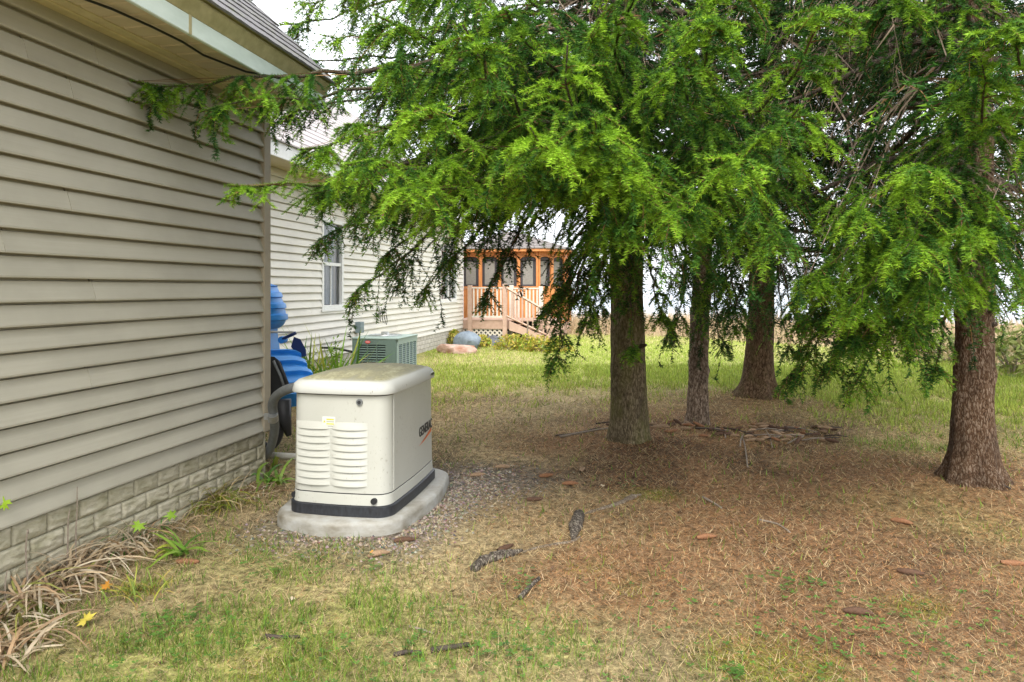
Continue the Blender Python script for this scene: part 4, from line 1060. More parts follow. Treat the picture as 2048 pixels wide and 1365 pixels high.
def trunk_mesh(base, lean, r0, hgt, flare, seed, nring=90, lobes=5, bumps=.02, topf=.25):
    rg = np.random.default_rng(seed); na = 40
    zz = np.concatenate([np.linspace(-.15, .6, 26)[:-1], np.linspace(.6, 4.0, 44)[:-1], np.linspace(4.0, hgt, 20)])
    a = np.linspace(0, 2*math.pi, na, endpoint=False)
    Z, A_ = np.meshgrid(zz, a, indexing='ij'); ph0 = rg.uniform(0, 6)
    rad = r0*(1-(1-topf)*np.clip(Z, 0, None)/hgt)
    fl = flare*np.exp(-np.clip(Z, 0, None)/.13)*(1+.55*np.sin(lobes*A_+ph0)+.3*np.sin((lobes+2)*A_+ph0*2))
    fl = fl+flare*.35*np.exp(-np.clip(Z, 0, None)/.45)
    nz = (fbm(A_*3.2+seed*7, Z*4, 4)-.5)*bumps*2+(fbm(A_*9+seed, Z*9, 3)-.5)*bumps*1.2
    nz = np.where(A_ > 5.9, nz*(2*math.pi-A_)/.4, nz)
    rad = rad*(1+.05*np.sin(2*A_+ph0))+fl+nz*(1 if r0 > .1 else .7)
    for _ in range(9):      # branch-whorl swellings and knots
        zk, ak = rg.uniform(.35, 3.2), rg.uniform(0, 6.28); da = np.angle(np.exp(1j*(A_-ak)))
        rad = rad+.016*np.exp(-((Z-zk)/.035)**2-(da*r0/.035)**2)
    wob = .025*np.sin(Z*1.1+seed)*np.clip(Z, 0, 1)
    X = base[0]+lean[0]*Z+wob+rad*np.cos(A_); Y = base[1]+lean[1]*Z+rad*np.sin(A_); Zw = base[2]+Z
    v = np.stack([X, Y, Zw], -1).reshape(-1, 3); ii = np.arange(len(zz)*na).reshape(len(zz), na); j = np.roll(ii, -1, 1)
    f = np.stack([ii[:-1], j[:-1], j[1:], ii[1:]], -1).reshape(-1, 4)
    return v, f
TREE = {}
def spruce(key, base, lean, r0, hgt, flare, mat, label, seed, lobes=5, bumps=.02):
    z0 = float(gz(base[0], base[1])); base = np.array([base[0], base[1], z0])
    t = thing('spruce_tree', label, 'spruce tree', tuple(base), 'spruces in the yard')
    v, f = trunk_mesh(base, lean, r0, hgt, flare, seed, lobes=lobes, bumps=bumps)
    tr = obj('trunk', mesh_np('trunk', v-base, f, M[mat], smooth=True), t); ORG[tr.name] = base
    rg = np.random.default_rng(seed+50)
    for k in range(7):        # snapped-off branch stubs
        zk = rg.uniform(.6, 2.2); a = rg.uniform(math.pi*1.05, math.pi*1.95); rr = r0*(1-.75*zk/hgt)
        c = base+np.array([lean[0]*zk, lean[1]*zk, zk]); d = np.array([math.cos(a), math.sin(a), .25])
        MB().tube([c+d*rr*.8, c+d*(rr+.02), c+d*(rr+rg.uniform(.03, .07))], [.020, .015, .010], 7).build('branch_stub', M['limb'], tr, True)
    TREE[key] = dict(t=t, base=base, lean=np.array([lean[0], lean[1], 0]), r0=r0, h=hgt)
    return t
def axis_pt(key, z):
    T = TREE[key]; return T['base']+T['lean']*z+np.array([0, 0, z])
def add_bough(key, zattach, tip, zc=3.0, **kw):
    T = TREE[key]
    if zattach is None: zattach = tip[2]-T['base'][2]+.11*np.linalg.norm((tip-T['base'])[:2])
    p0 = axis_pt(key, zattach); ax, sp = make_bough(p0, tip, **kw)
    (v, f, c), (v2, f2, c2) = bough_meshes(ax, sp, *((630, .0245, .0041) if zc < 3.5 else (175, .029, .0076)))
    L = np.linalg.norm(tip-p0)
    rr = (.009+.008*L)*np.linspace(1, .16, len(ax))**1.3
    b = MB().tube(ax, list(rr), 7).build('bough', M['limb'], T['t'], True)
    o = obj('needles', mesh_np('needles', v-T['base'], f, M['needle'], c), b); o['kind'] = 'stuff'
    o = obj('twigs', mesh_np('twigs', v2-T['base'], f2, M['twig'], c2), b); o['kind'] = 'stuff'
    return len(f)
def add_crown(key, specs, dens, ln, wd):
    """the rest of the crown as one mass of boughs"""
    T = TREE[key]; V = []; F = []; C = []; b = 0; V2 = []; F2 = []; C2 = []; b2 = 0; lim = MB()
    for z, az, L, kw in specs:
        p0 = axis_pt(key, z); tip = p0+np.array([math.cos(az)*L, math.sin(az)*L, kw.pop('dz')])
        ax, sp = make_bough(p0, tip, **kw)
        (v, f, c), (w, g_, c2) = bough_meshes(ax, sp, dens, ln, wd, kk=2)
        V.append(v); F.append(f+b); C.append(c); b += len(v); V2.append(w); F2.append(g_+b2); C2.append(c2); b2 += len(w)
        lim.tube(ax[::3], list(np.linspace(.010+.009*L, .004, len(ax[::3]))), 5)
    o = obj('crown', mesh_np('crown', np.concatenate(V)-T['base'], np.concatenate(F), M['needle'], np.concatenate(C)), T['t']); o['kind'] = 'stuff'
    o = obj('crown_twigs', mesh_np('crown_twigs', np.concatenate(V2)-T['base'], np.concatenate(F2), M['twig'], np.concatenate(C2)), T['t']); o['kind'] = 'stuff'
    lb_ = lim.build('crown_limbs', M['limb'], T['t'], True); lb_['kind'] = 'stuff'
    return b//3
spruce('A', TA, (.004, .002), .138, 11.5, .022, 'barkA', 'thick mossy-barked spruce nearest the generator', 3, 4, .012)
spruce('B', TB, (.022, .0), .092, 9.0, .018, 'barkB', 'slim spruce with furrowed bark rising from a ring of cones', 5, 3, .016)
spruce('C', TC, (.045, .01), .140, 12.0, .085, 'barkC', 'flared leaning spruce farthest back, at the lawn edge', 8, 5, .012)
spruce('D', TD, (-.004, .0), .108, 11.0, .055, 'barkD', 'reddish-barked spruce with flared roots standing alone at the frame edge', 12, 5, .014)
spruce('E', TE, (.0, .0), .16, 12.0, .08, 'barkC', 'spruce outside the frame whose boughs hang into the upper corner', 15, 5, .012)
NT = 0
# near boughs: (tree, attach height, tip pixel x, y, distance, options)
NEAR = [
 # bright sprays close to the camera
 ('A', None, 1135, 90, 2.4, dict(tipslope=1.0, tone=.74, pend=.4)),
 ('A', None, 925, 50, 2.5, dict(tipslope=.6, tone=.72, pend=.5)),
 ('A', None, 830, 215, 2.5, dict(tipslope=.2, tone=.70, pend=.5)),
 ('A', None, 690, 330, 2.7, dict(tipslope=-.1, tone=.66, pend=.55, bl=.5)),
 ('A', None, 790, 385, 2.6, dict(tipslope=-.2, tone=.68, pend=.5, bl=.5)),
 ('A', None, 1060, 255, 2.4, dict(tipslope=.1, tone=.74, pend=.5)),
 ('A', None, 1190, 240, 2.5, dict(tipslope=.2, tone=.72, pend=.5)),
 ('A', 2.4, 1010, 330, 2.7, dict(tipslope=-.5, tone=.64, pend=.7, bl=.42)),
 ('A', None, 1235, 340, 2.6, dict(tipslope=.0, tone=.68, pend=.5)),
 ('A', None, 1250, 470, 2.8, dict(tipslope=-.4, tone=.60, pend=.6, bl=.45)),
 ('A', None, 1150, 355, 2.7, dict(tipslope=-.4, tone=.64, pend=.6, bl=.5)),
 ('A', 3.4, 640, 70, 4.7, dict(tipslope=.0, tone=.64, pend=.7, bl=.5)),
 ('A', None, 750, 30, 2.8, dict(tipslope=.1, tone=.64, pend=.6)),
 ('A', None, 1010, 20, 2.9, dict(tipslope=.3, tone=.56, pend=.6)),
 ('A', None, 1230, 20, 3.0, dict(tipslope=.3, tone=.56, pend=.6)),
 ('A', None, 1430, 30, 2.7, dict(tipslope=.7, tone=.68, pend=.5)),
 ('A', None, 1370, 130, 2.8, dict(tipslope=.2, tone=.62, pend=.6)),
 ('A', None, 1655, 15, 2.5, dict(tipslope=.9, tone=.72, pend=.5)),
 ('A', None, 1600, 215, 2.6, dict(tipslope=.2, tone=.68, pend=.55)),
 ('A', None, 1480, 320, 2.5, dict(tipslope=.0, tone=.70, pend=.55)),
 ('A', None, 1370, 420, 2.7, dict(tipslope=-.3, tone=.64, pend=.6, bl=.5)),
 ('A', None, 1560, 480, 2.8, dict(tipslope=-.6, tone=.56, pend=.7, bl=.5)),
 ('A', 2.45, 450, 372, 3.3, dict(tipslope=-.05, tone=.66, pend=.45, bl=.44)),
 ('A', 2.9, 262, 163, 3.42, dict(tipslope=-.12, tone=.52, pend=.7, bl=.52, barein=.35, strand=.2)),
 ('A', 2.75, 400, 225, 3.45, dict(tipslope=-.3, tone=.52, pend=.7, bl=.44, strand=.2)),
 ('D', 2.25, 1962, 120, 2.6, dict(tipslope=1.2, tone=.66, pend=.5, bl=.45)),
 ('D', None, 1830, 330, 2.6, dict(tipslope=.0, tone=.64, pend=.6, bl=.5)),
 ('D', None, 1700, 430, 2.8, dict(tipslope=-.4, tone=.58, pend=.7, bl=.5)),
 ('D', None, 1800, 510, 2.7, dict(tipslope=-.5, tone=.58, pend=.7, bl=.45)),
 ('D', None, 1920, 470, 2.8, dict(tipslope=-.4, tone=.58, pend=.6, bl=.45)),
 ('D', None, 2050, 30, 2.4, dict(tipslope=.4, tone=.60, pend=.5)),
 ('D', None, 2040, 210, 2.7, dict(tipslope=.0, tone=.54, pend=.6)),
 ('A', 2.6, 600, 300, 3.3, dict(tipslope=-.3, tone=.58, pend=.7, bl=.6)),
 ('A', 3.1, 665, 150, 4.7, dict(tipslope=-.1, tone=.60, pend=.7, bl=.6)),
 ('A', 2.4, 870, 335, 3.0, dict(tipslope=-.5, tone=.62, pend=.6, bl=.55)),
 ('D', 2.0, 1700, 620, 3.1, dict(tipslope=-.4, tone=.56, pend=.6, bl=.45)),
 ('D', 1.9, 1930, 570, 3.2, dict(tipslope=-.5, tone=.60, pend=.5, bl=.42)),
 ('A', 2.85, 1000, -70, 2.6, dict(tipslope=.0, tone=.62, pend=.7)),
 ('A', 2.95, 850, -60, 2.7, dict(tipslope=.0, tone=.62, pend=.7)),
 ('A', 2.85, 1260, -60, 2.7, dict(tipslope=.0, tone=.60, pend=.7)),
 ('A', 3.0, 1500, -50, 2.8, dict(tipslope=.0, tone=.58, pend=.7)),
 ('A', 3.4, 710, -50, 4.0, dict(tipslope=.0, tone=.60, pend=.7)),
 ('A', 3.7, 600, -30, 4.8, dict(tipslope=-.1, tone=.58, pend=.7)),
 ('D', 2.7, 1780, -10, 3.0, dict(tipslope=.2, tone=.42, pend=.7)),
 ('D', 2.9, 1900, -40, 3.1, dict(tipslope=.1, tone=.42, pend=.7)),
 ('A', 2.9, 690, 250, 3.2, dict(tipslope=-.1, tone=.60, pend=.6, bl=.6)),
 ('A', 3.1, 770, 130, 3.2, dict(tipslope=.0, tone=.60, pend=.6, bl=.6)),
 ('A', 2.6, 620, 390, 3.4, dict(tipslope=-.3, tone=.52, pend=.7, bl=.5)),
 ('D', 1.9, 1850, 590, 3.0, dict(tipslope=-.5, tone=.58, pend=.6, bl=.42)),
 ('D', 2.1, 1620, 560, 3.3, dict(tipslope=-.4, tone=.52, pend=.7, bl=.5)),
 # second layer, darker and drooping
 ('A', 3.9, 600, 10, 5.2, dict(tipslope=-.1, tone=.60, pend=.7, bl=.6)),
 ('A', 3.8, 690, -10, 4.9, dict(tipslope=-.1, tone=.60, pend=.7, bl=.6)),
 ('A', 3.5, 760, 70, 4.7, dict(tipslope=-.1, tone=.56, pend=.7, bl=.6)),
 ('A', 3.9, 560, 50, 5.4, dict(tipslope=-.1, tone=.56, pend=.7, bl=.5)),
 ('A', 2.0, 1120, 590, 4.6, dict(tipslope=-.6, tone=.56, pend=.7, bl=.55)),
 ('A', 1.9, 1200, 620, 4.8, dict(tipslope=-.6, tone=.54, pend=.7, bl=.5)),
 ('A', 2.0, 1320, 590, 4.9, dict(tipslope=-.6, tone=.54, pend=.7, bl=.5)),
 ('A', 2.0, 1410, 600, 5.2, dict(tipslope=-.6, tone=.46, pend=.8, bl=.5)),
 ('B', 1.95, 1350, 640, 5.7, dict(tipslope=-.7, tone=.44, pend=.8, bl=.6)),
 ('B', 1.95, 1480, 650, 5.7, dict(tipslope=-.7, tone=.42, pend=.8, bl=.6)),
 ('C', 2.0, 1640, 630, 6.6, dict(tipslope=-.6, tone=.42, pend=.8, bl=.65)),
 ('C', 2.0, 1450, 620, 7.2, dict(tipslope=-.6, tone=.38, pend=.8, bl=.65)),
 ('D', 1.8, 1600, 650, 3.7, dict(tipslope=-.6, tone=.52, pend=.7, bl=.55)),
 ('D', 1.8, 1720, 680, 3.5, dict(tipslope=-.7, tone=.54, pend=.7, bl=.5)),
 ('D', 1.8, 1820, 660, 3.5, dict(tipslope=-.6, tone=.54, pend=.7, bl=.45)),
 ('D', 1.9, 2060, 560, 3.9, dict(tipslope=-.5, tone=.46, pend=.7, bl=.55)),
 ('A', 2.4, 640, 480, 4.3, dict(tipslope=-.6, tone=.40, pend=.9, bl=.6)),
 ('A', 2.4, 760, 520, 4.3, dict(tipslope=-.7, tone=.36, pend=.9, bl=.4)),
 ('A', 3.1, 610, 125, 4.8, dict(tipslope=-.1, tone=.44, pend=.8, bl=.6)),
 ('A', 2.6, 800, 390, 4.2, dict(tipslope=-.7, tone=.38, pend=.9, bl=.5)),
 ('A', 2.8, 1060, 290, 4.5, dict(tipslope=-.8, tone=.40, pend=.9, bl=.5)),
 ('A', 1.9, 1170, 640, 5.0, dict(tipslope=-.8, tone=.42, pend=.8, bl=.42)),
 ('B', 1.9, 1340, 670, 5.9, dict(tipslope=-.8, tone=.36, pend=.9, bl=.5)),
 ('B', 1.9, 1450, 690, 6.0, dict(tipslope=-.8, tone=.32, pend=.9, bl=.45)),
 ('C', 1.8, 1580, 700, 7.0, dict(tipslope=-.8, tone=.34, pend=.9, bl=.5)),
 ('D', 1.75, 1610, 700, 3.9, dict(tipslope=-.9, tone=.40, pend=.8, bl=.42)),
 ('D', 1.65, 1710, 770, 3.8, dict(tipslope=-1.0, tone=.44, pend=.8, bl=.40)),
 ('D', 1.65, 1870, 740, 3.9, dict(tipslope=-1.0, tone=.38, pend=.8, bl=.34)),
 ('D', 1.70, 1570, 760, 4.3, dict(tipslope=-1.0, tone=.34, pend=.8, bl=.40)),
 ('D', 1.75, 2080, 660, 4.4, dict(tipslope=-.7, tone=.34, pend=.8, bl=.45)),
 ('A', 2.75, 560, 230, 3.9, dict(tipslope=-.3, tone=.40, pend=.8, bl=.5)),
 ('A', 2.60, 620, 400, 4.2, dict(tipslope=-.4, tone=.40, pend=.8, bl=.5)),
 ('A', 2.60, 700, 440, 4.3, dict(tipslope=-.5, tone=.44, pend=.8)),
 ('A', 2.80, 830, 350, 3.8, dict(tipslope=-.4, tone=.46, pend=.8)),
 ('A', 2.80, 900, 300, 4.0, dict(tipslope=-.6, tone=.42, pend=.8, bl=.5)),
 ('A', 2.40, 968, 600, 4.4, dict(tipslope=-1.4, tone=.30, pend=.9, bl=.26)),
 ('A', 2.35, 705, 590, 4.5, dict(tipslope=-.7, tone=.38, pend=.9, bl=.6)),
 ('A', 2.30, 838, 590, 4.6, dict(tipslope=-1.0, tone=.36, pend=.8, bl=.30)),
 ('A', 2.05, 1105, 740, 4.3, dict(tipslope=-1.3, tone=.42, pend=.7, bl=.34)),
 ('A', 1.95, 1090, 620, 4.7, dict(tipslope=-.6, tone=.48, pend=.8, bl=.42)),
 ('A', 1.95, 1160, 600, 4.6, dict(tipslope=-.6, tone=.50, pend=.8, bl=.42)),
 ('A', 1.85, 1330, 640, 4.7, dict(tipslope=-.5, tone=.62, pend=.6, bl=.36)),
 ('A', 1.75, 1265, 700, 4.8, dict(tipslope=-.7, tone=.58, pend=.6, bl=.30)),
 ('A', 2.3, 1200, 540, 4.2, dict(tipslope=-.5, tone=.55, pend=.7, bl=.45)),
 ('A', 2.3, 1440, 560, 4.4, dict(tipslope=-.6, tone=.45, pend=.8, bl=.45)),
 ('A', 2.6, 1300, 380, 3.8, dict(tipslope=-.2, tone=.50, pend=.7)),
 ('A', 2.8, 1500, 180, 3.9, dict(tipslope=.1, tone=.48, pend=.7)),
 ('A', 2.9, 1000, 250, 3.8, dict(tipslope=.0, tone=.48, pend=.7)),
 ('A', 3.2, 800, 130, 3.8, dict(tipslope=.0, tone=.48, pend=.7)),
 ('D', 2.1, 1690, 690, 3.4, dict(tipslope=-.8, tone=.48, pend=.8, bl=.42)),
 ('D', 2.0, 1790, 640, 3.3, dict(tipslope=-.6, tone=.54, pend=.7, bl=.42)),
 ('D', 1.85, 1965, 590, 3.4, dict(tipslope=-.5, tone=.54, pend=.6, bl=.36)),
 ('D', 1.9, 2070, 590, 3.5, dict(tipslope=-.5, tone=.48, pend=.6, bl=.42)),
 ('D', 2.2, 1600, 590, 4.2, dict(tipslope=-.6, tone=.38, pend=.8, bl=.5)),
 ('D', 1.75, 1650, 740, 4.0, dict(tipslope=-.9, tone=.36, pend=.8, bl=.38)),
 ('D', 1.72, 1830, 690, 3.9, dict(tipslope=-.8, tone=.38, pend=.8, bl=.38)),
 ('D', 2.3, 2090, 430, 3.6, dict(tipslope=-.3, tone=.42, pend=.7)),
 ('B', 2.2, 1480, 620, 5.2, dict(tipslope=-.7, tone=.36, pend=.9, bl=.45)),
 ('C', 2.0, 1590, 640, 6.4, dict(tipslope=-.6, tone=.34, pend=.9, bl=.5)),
 ('C', 1.9, 1460, 650, 6.6, dict(tipslope=-.6, tone=.32, pend=.9, bl=.5)),
]
for key, za, px, py, zc, kw in NEAR:
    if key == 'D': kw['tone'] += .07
    NT += add_bough(key, za, at(px, py, zc), zc, **kw)
# the long bare limb between the slim spruce and the right-hand one
pts = smoothpts([np.array(at(a, b, c)) for a, b, c in ((1404, 425, 6.45), (1420, 440, 6.3), (1450, 468, 6.1), (1520, 491, 5.8), (1610, 500, 5.5), (1700, 499, 5.2), (1770, 491, 5.0), (1850, 468, 4.8), (1960, 415, 4.6), (2060, 350, 4.5))], 4)
lb2 = MB().tube(pts, list(np.linspace(.035, .012, len(pts))), 8).build('bare_limb', M['limb'], TREE['B']['t'], True)
tw = MB(); rg = np.random.default_rng(77)
for k in range(46):
    i = rg.integers(4, len(pts)-1); p = pts[i]; d = np.array([rg.normal(0, .5), rg.normal(0, .5), -1.0 if rg.random() < .75 else .5]); d /= np.linalg.norm(d); L = rg.uniform(.1, .4)
    q = p+d*L*.5+rg.normal(0, .02, 3); e = p+d*L+np.array([rg.normal(0, .05), 0, rg.normal(0, .05)])
    tw.tube([p, q, e], [.006, .004, .002], 4)
    for _ in range(2):
        e2 = q+unit(d+rg.normal(0, .5, 3))*L*.4; tw.tube([q, e2], [.003, .0015], 3)
tw.build('dead_twigs', M['stick'], lb2)['kind'] = 'stuff'
# the rest of the crowns
def generic(key, zlo, zhi, n, Lmax, rg, azc=None, azw=None, tone=.35, zmin_toward=None, barein=.55):
    out = []
    for i in range(n):
        z = zlo+(zhi-zlo)*(i+rg.random())/n; az = rg.uniform(0, 2*math.pi) if azc is None else azc+rg.uniform(-azw, azw)
        toward = math.cos(az-math.atan2(-1, -.15))            # towards the camera
        L = Lmax*(1-.80*max(0, z-2)/(TREE[key]['h']-2))*rg.uniform(.75, 1.1)
        if zmin_toward is not None and toward > .15 and z < zmin_toward: continue
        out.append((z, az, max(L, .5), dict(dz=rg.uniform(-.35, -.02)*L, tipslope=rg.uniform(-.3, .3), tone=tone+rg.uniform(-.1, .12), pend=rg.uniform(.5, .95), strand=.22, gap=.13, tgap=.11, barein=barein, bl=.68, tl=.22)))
    return out
rg = np.random.default_rng(21)
Q = (52, .047, .0110)
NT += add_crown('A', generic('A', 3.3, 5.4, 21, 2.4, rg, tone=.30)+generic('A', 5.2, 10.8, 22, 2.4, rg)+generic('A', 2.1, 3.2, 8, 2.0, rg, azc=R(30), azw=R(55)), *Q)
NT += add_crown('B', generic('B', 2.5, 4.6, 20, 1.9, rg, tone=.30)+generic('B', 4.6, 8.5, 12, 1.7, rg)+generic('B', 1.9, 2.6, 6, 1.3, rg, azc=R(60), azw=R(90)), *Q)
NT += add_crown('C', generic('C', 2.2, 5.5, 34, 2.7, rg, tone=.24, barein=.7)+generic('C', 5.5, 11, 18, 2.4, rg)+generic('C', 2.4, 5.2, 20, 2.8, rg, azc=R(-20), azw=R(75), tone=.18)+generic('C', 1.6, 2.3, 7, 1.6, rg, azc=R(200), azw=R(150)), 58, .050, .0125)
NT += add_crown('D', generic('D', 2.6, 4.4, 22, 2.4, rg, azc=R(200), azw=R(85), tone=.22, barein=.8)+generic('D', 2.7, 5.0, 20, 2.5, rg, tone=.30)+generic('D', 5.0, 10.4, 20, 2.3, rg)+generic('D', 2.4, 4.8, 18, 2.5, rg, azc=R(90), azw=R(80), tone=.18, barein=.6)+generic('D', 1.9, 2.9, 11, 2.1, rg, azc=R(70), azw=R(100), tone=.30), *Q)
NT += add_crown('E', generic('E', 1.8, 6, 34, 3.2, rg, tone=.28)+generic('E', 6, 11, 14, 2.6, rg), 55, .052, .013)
print('needles', NT)

# ------------------------------------------------------------------ ground cover: grass, straw, fallen needles, clover, gravel, moss
GR = np.random.default_rng(31)
def spots(n, zmin, zmax, power=1.0, pxlo=-60, pxhi=2110):
    u = GR.random(n); zc = (zmin**power+(zmax**power-zmin**power)*u)**(1/power); px = GR.uniform(pxlo, pxhi, n)
    lat = (px-CX)/FPX*zc; x = RV[0]*lat+FV[0]*zc; y = RV[1]*lat+FV[1]*zc
    ok = (x > WX+.01) | (y > WY+.1); ok &= ~((x > PX0-.03) & (x < PX1+.05) & (y > PY0-.04) & (y < PY1+.04)); ok &= x > HX+.03
    for T in (TA, TB, TC, TD): ok &= (x-T[0])**2+(y-T[1])**2 > .13**2
    return x[ok], y[ok], zc[ok]
def blades(x, y, hgt, wid, lean, col, zc):
    n = len(x); z = gz(x, y); a = GR.uniform(0, 2*math.pi, n); b = GR.uniform(0, 2*math.pi, n)
    base = np.stack([x, y, z-.004], -1); sd = np.stack([np.cos(a), np.sin(a), np.zeros(n)], -1)*(wid*.5)[:, None]
    tip = base+np.stack([np.cos(b)*lean*hgt, np.sin(b)*lean*hgt, hgt*np.sqrt(np.clip(1-lean**2, .02, 1))], -1)
    v = np.stack([base-sd, base+sd, tip], 1).reshape(-1, 3)
    return v, np.arange(3*n).reshape(-1, 3), np.repeat(col, 3, 0)
def pick(*cols):
    c = np.array(cols); return c
def stuff(name, v, f, c, mat, label, cat):
    o = obj(name, mesh_np(name, v, f, M[mat], c)); return tag(o, label, cat, kind='stuff')
# green grass
x, y, zc = spots(300000, 2.0, 11.5, .9); li, gr, ga, mo = cover(x, y)
cl = fbm(x*6+3, y*6, 3); keep = GR.random(len(x)) < np.clip((gr*1.15+.08-.3*li)*sstep(.40, .62, cl+.15*gr), .02, 1)*(1-.9*ga)
x, y, zc, gr = x[keep], y[keep], zc[keep], gr[keep]; n = len(x)
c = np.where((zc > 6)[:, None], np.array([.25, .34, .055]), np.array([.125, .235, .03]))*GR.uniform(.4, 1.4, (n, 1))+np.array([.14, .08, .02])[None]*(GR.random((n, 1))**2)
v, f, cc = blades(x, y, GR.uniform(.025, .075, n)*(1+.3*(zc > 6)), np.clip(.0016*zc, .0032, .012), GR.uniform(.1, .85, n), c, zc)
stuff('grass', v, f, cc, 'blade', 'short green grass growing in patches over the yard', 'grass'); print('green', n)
# dry straw, lying
x, y, zc = spots(230000, 2.0, 9.5, .9); li, gr, ga, mo = cover(x, y)
keep = GR.random(len(x)) < np.clip(.92-.36*li-.12*gr, .08, 1)*(1-.8*ga); x, y, zc = x[keep], y[keep], zc[keep]; n = len(x)
c = np.array([.54, .41, .225])[None]*GR.uniform(.22, 1.35, (n, 1))*np.array([1, 1, 1])[None]+GR.normal(0, .015, (n, 3)); c = np.clip(c, .02, 1)
v, f, cc = blades(x, y, GR.uniform(.02, .075, n), np.clip(.0010*zc, .0020, .007), GR.uniform(.80, .995, n), c, zc)
stuff('dry_grass', v, f, cc, 'blade', 'bleached dry grass lying flat among the needles', 'dry grass'); print('straw', n)
# fallen needles and twiglets
x, y, zc = spots(300000, 2.0, 8.5, .9); li, gr, ga, mo = cover(x, y)
keep = GR.random(len(x)) < np.clip(li*.9+.12, 0, 1)*(1-.5*ga); x, y, zc = x[keep], y[keep], zc[keep]; n = len(x)
c = np.array([.36, .18, .075])[None]*GR.uniform(.25, 1.5, (n, 1)); c[GR.random(n) < .26] *= .22
v, f, cc = blades(x, y, GR.uniform(.014, .035, n), np.clip(.0009*zc, .0018, .005), GR.uniform(.93, .999, n), c, zc)
v[:, 2] += .006
stuff('needle_litter', v, f, cc, 'litter', 'reddish fallen spruce needles carpeting the ground under the trees', 'needle litter'); print('needles', n)
# clover and small weeds
cx = []; cv = []; cf = []; cb = 0; cc = []
cents = [(P_(a, b), r, k) for a, b, r, k in ((560, 1140, .22, 60), (390, 1270, .18, 60), (330, 1260, .12, 40), (480, 1290, .15, 40), (1010, 1300, .16, 50), (1570, 1170, .13, 30), (1650, 1180, .1, 20), (1950, 1280, .3, 70), (1750, 1250, .2, 40), (1470, 1360, .06, 24), (1255, 975, .1, 16), (745, 1135, .08, 20), (640, 1330, .2, 40), (1120, 1330, .2, 30), (1330, 1210, .25, 24), (860, 1250, .2, 20), (1860, 1330, .3, 50), (260, 1345, .15, 40), (1050, 1170, .08, 16), (1700, 1340, .25, 40), (850, 1340, .2, 30), (1560, 1260, .3, 30))]
for p, r, k in cents:
    for _ in range(k):
        q = p[:2]+GR.normal(0, r*.6, 2); zz = float(gz(q[0], q[1]))+GR.uniform(.012, .035); a0 = GR.uniform(0, 6.28); sz = GR.uniform(.007, .013); tone = GR.uniform(.6, 1.3)
        for j in range(3):
            a = a0+j*2.094; d = np.array([math.cos(a), math.sin(a), .15]); e = np.array([-math.sin(a), math.cos(a), 0]); o3 = np.array([q[0], q[1], zz])
            cv += [o3, o3+d*sz*.7+e*sz*.55, o3+d*sz*1.25, o3+d*sz*.7-e*sz*.55]; cf.append((cb, cb+1, cb+2, cb+3)); cb += 4
            cc += [np.array([.09, .20, .03])*tone]*4
stuff('clover', np.array(cv), np.array(cf), np.array(cc), 'leafm', 'low clover and weeds dotted through the grass', 'clover')
# gravel round the pad
n = 9000; x = GR.normal(GX+.18, .42, n); y = GR.normal(GY+.02, .52, n); li, gr, ga, mo = cover(x, y)
keep = (GR.random(n) < ga) & ~((x > PX0+.02) & (x < PX1-.02) & (y > PY0+.02) & (y < PY1-.02)) & (x > WX+.25); x, y = x[keep], y[keep]; n = len(x)
oc = np.array([[1, 0, 0], [0, 1, 0], [-1, 0, 0], [0, -1, 0], [0, 0, 1.]]); of = np.array([[0, 1, 4], [1, 2, 4], [2, 3, 4], [3, 0, 4]])
sc3 = GR.uniform(.005, .013, (n, 1, 3))*np.array([1, 1, .8]); ra = GR.uniform(0, 6.28, n); cr, sr = np.cos(ra), np.sin(ra)
pp = oc[None]*sc3*(1+GR.normal(0, .18, (n, 5, 3))); px_ = pp[..., 0]*cr[:, None]-pp[..., 1]*sr[:, None]; py_ = pp[..., 0]*sr[:, None]+pp[..., 1]*cr[:, None]
v = np.stack([px_+x[:, None], py_+y[:, None], pp[..., 2]+gz(x, y)[:, None]+.001], -1).reshape(-1, 3)
f = (of[None]+5*np.arange(n)[:, None, None]).reshape(-1, 3)
c = np.array([.25, .21, .165])[None]*GR.uniform(.35, 1.5, (n, 1))+GR.normal(0, .02, (n, 3))
stuff('gravel', v, f, np.repeat(np.clip(c, .02, 1), 5, 0), 'gravel', 'small tan gravel around the concrete pad', 'gravel'); print('gravel', n)
# moss
x, y, zc = spots(90000, 2.0, 5.5, .9); li, gr, ga, mo = cover(x, y); keep = GR.random(len(x)) < mo*1.2; x, y, zc = x[keep], y[keep], zc[keep]; n = len(x)
c = np.array([.24, .27, .03])[None]*GR.uniform(.5, 1.3, (n, 1))
v, f, cc = blades(x, y, GR.uniform(.008, .02, n), np.full(n, .006), GR.uniform(.1, .8, n), c, zc)
stuff('moss', v, f, cc, 'moss', 'yellow-green moss tufts in the worn ground', 'moss'); print('moss', n)

# ------------------------------------------------------------------ cones
def cone_mesh(seed, mat):
    rg = np.random.default_rng(seed); nr, na = 13, 8; L = .105; v = []; f = []
    for i in range(nr+1):
        t = i/nr; r = .0145*math.sin(math.pi*(t*.86+.10))**.6
        for j in range(na):
            a = 2*math.pi*(j+.5*(i % 2))/na; k = r*(1+.16*(i % 2)+rg.normal(0, .07)); bend = .012*math.sin(math.pi*t)
            v.append(((t-.5)*L+(.004 if i % 2 else 0), k*math.cos(a)+bend*.4, k*math.sin(a)))
    ii = np.arange((nr+1)*na).reshape(nr+1, na); j2 = np.roll(ii, -1, 1)
    f = np.stack([ii[:-1], j2[:-1], j2[1:], ii[1:]], -1).reshape(-1, 4)
    return mesh_np('spruce_cone', np.array(v), f, M[mat])
cms = [cone_mesh(1, 'cone'), cone_mesh(2, 'cone'), cone_mesh(3, 'cone2'), cone_mesh(4, 'cone3'), cone_mesh(5, 'cone3')]
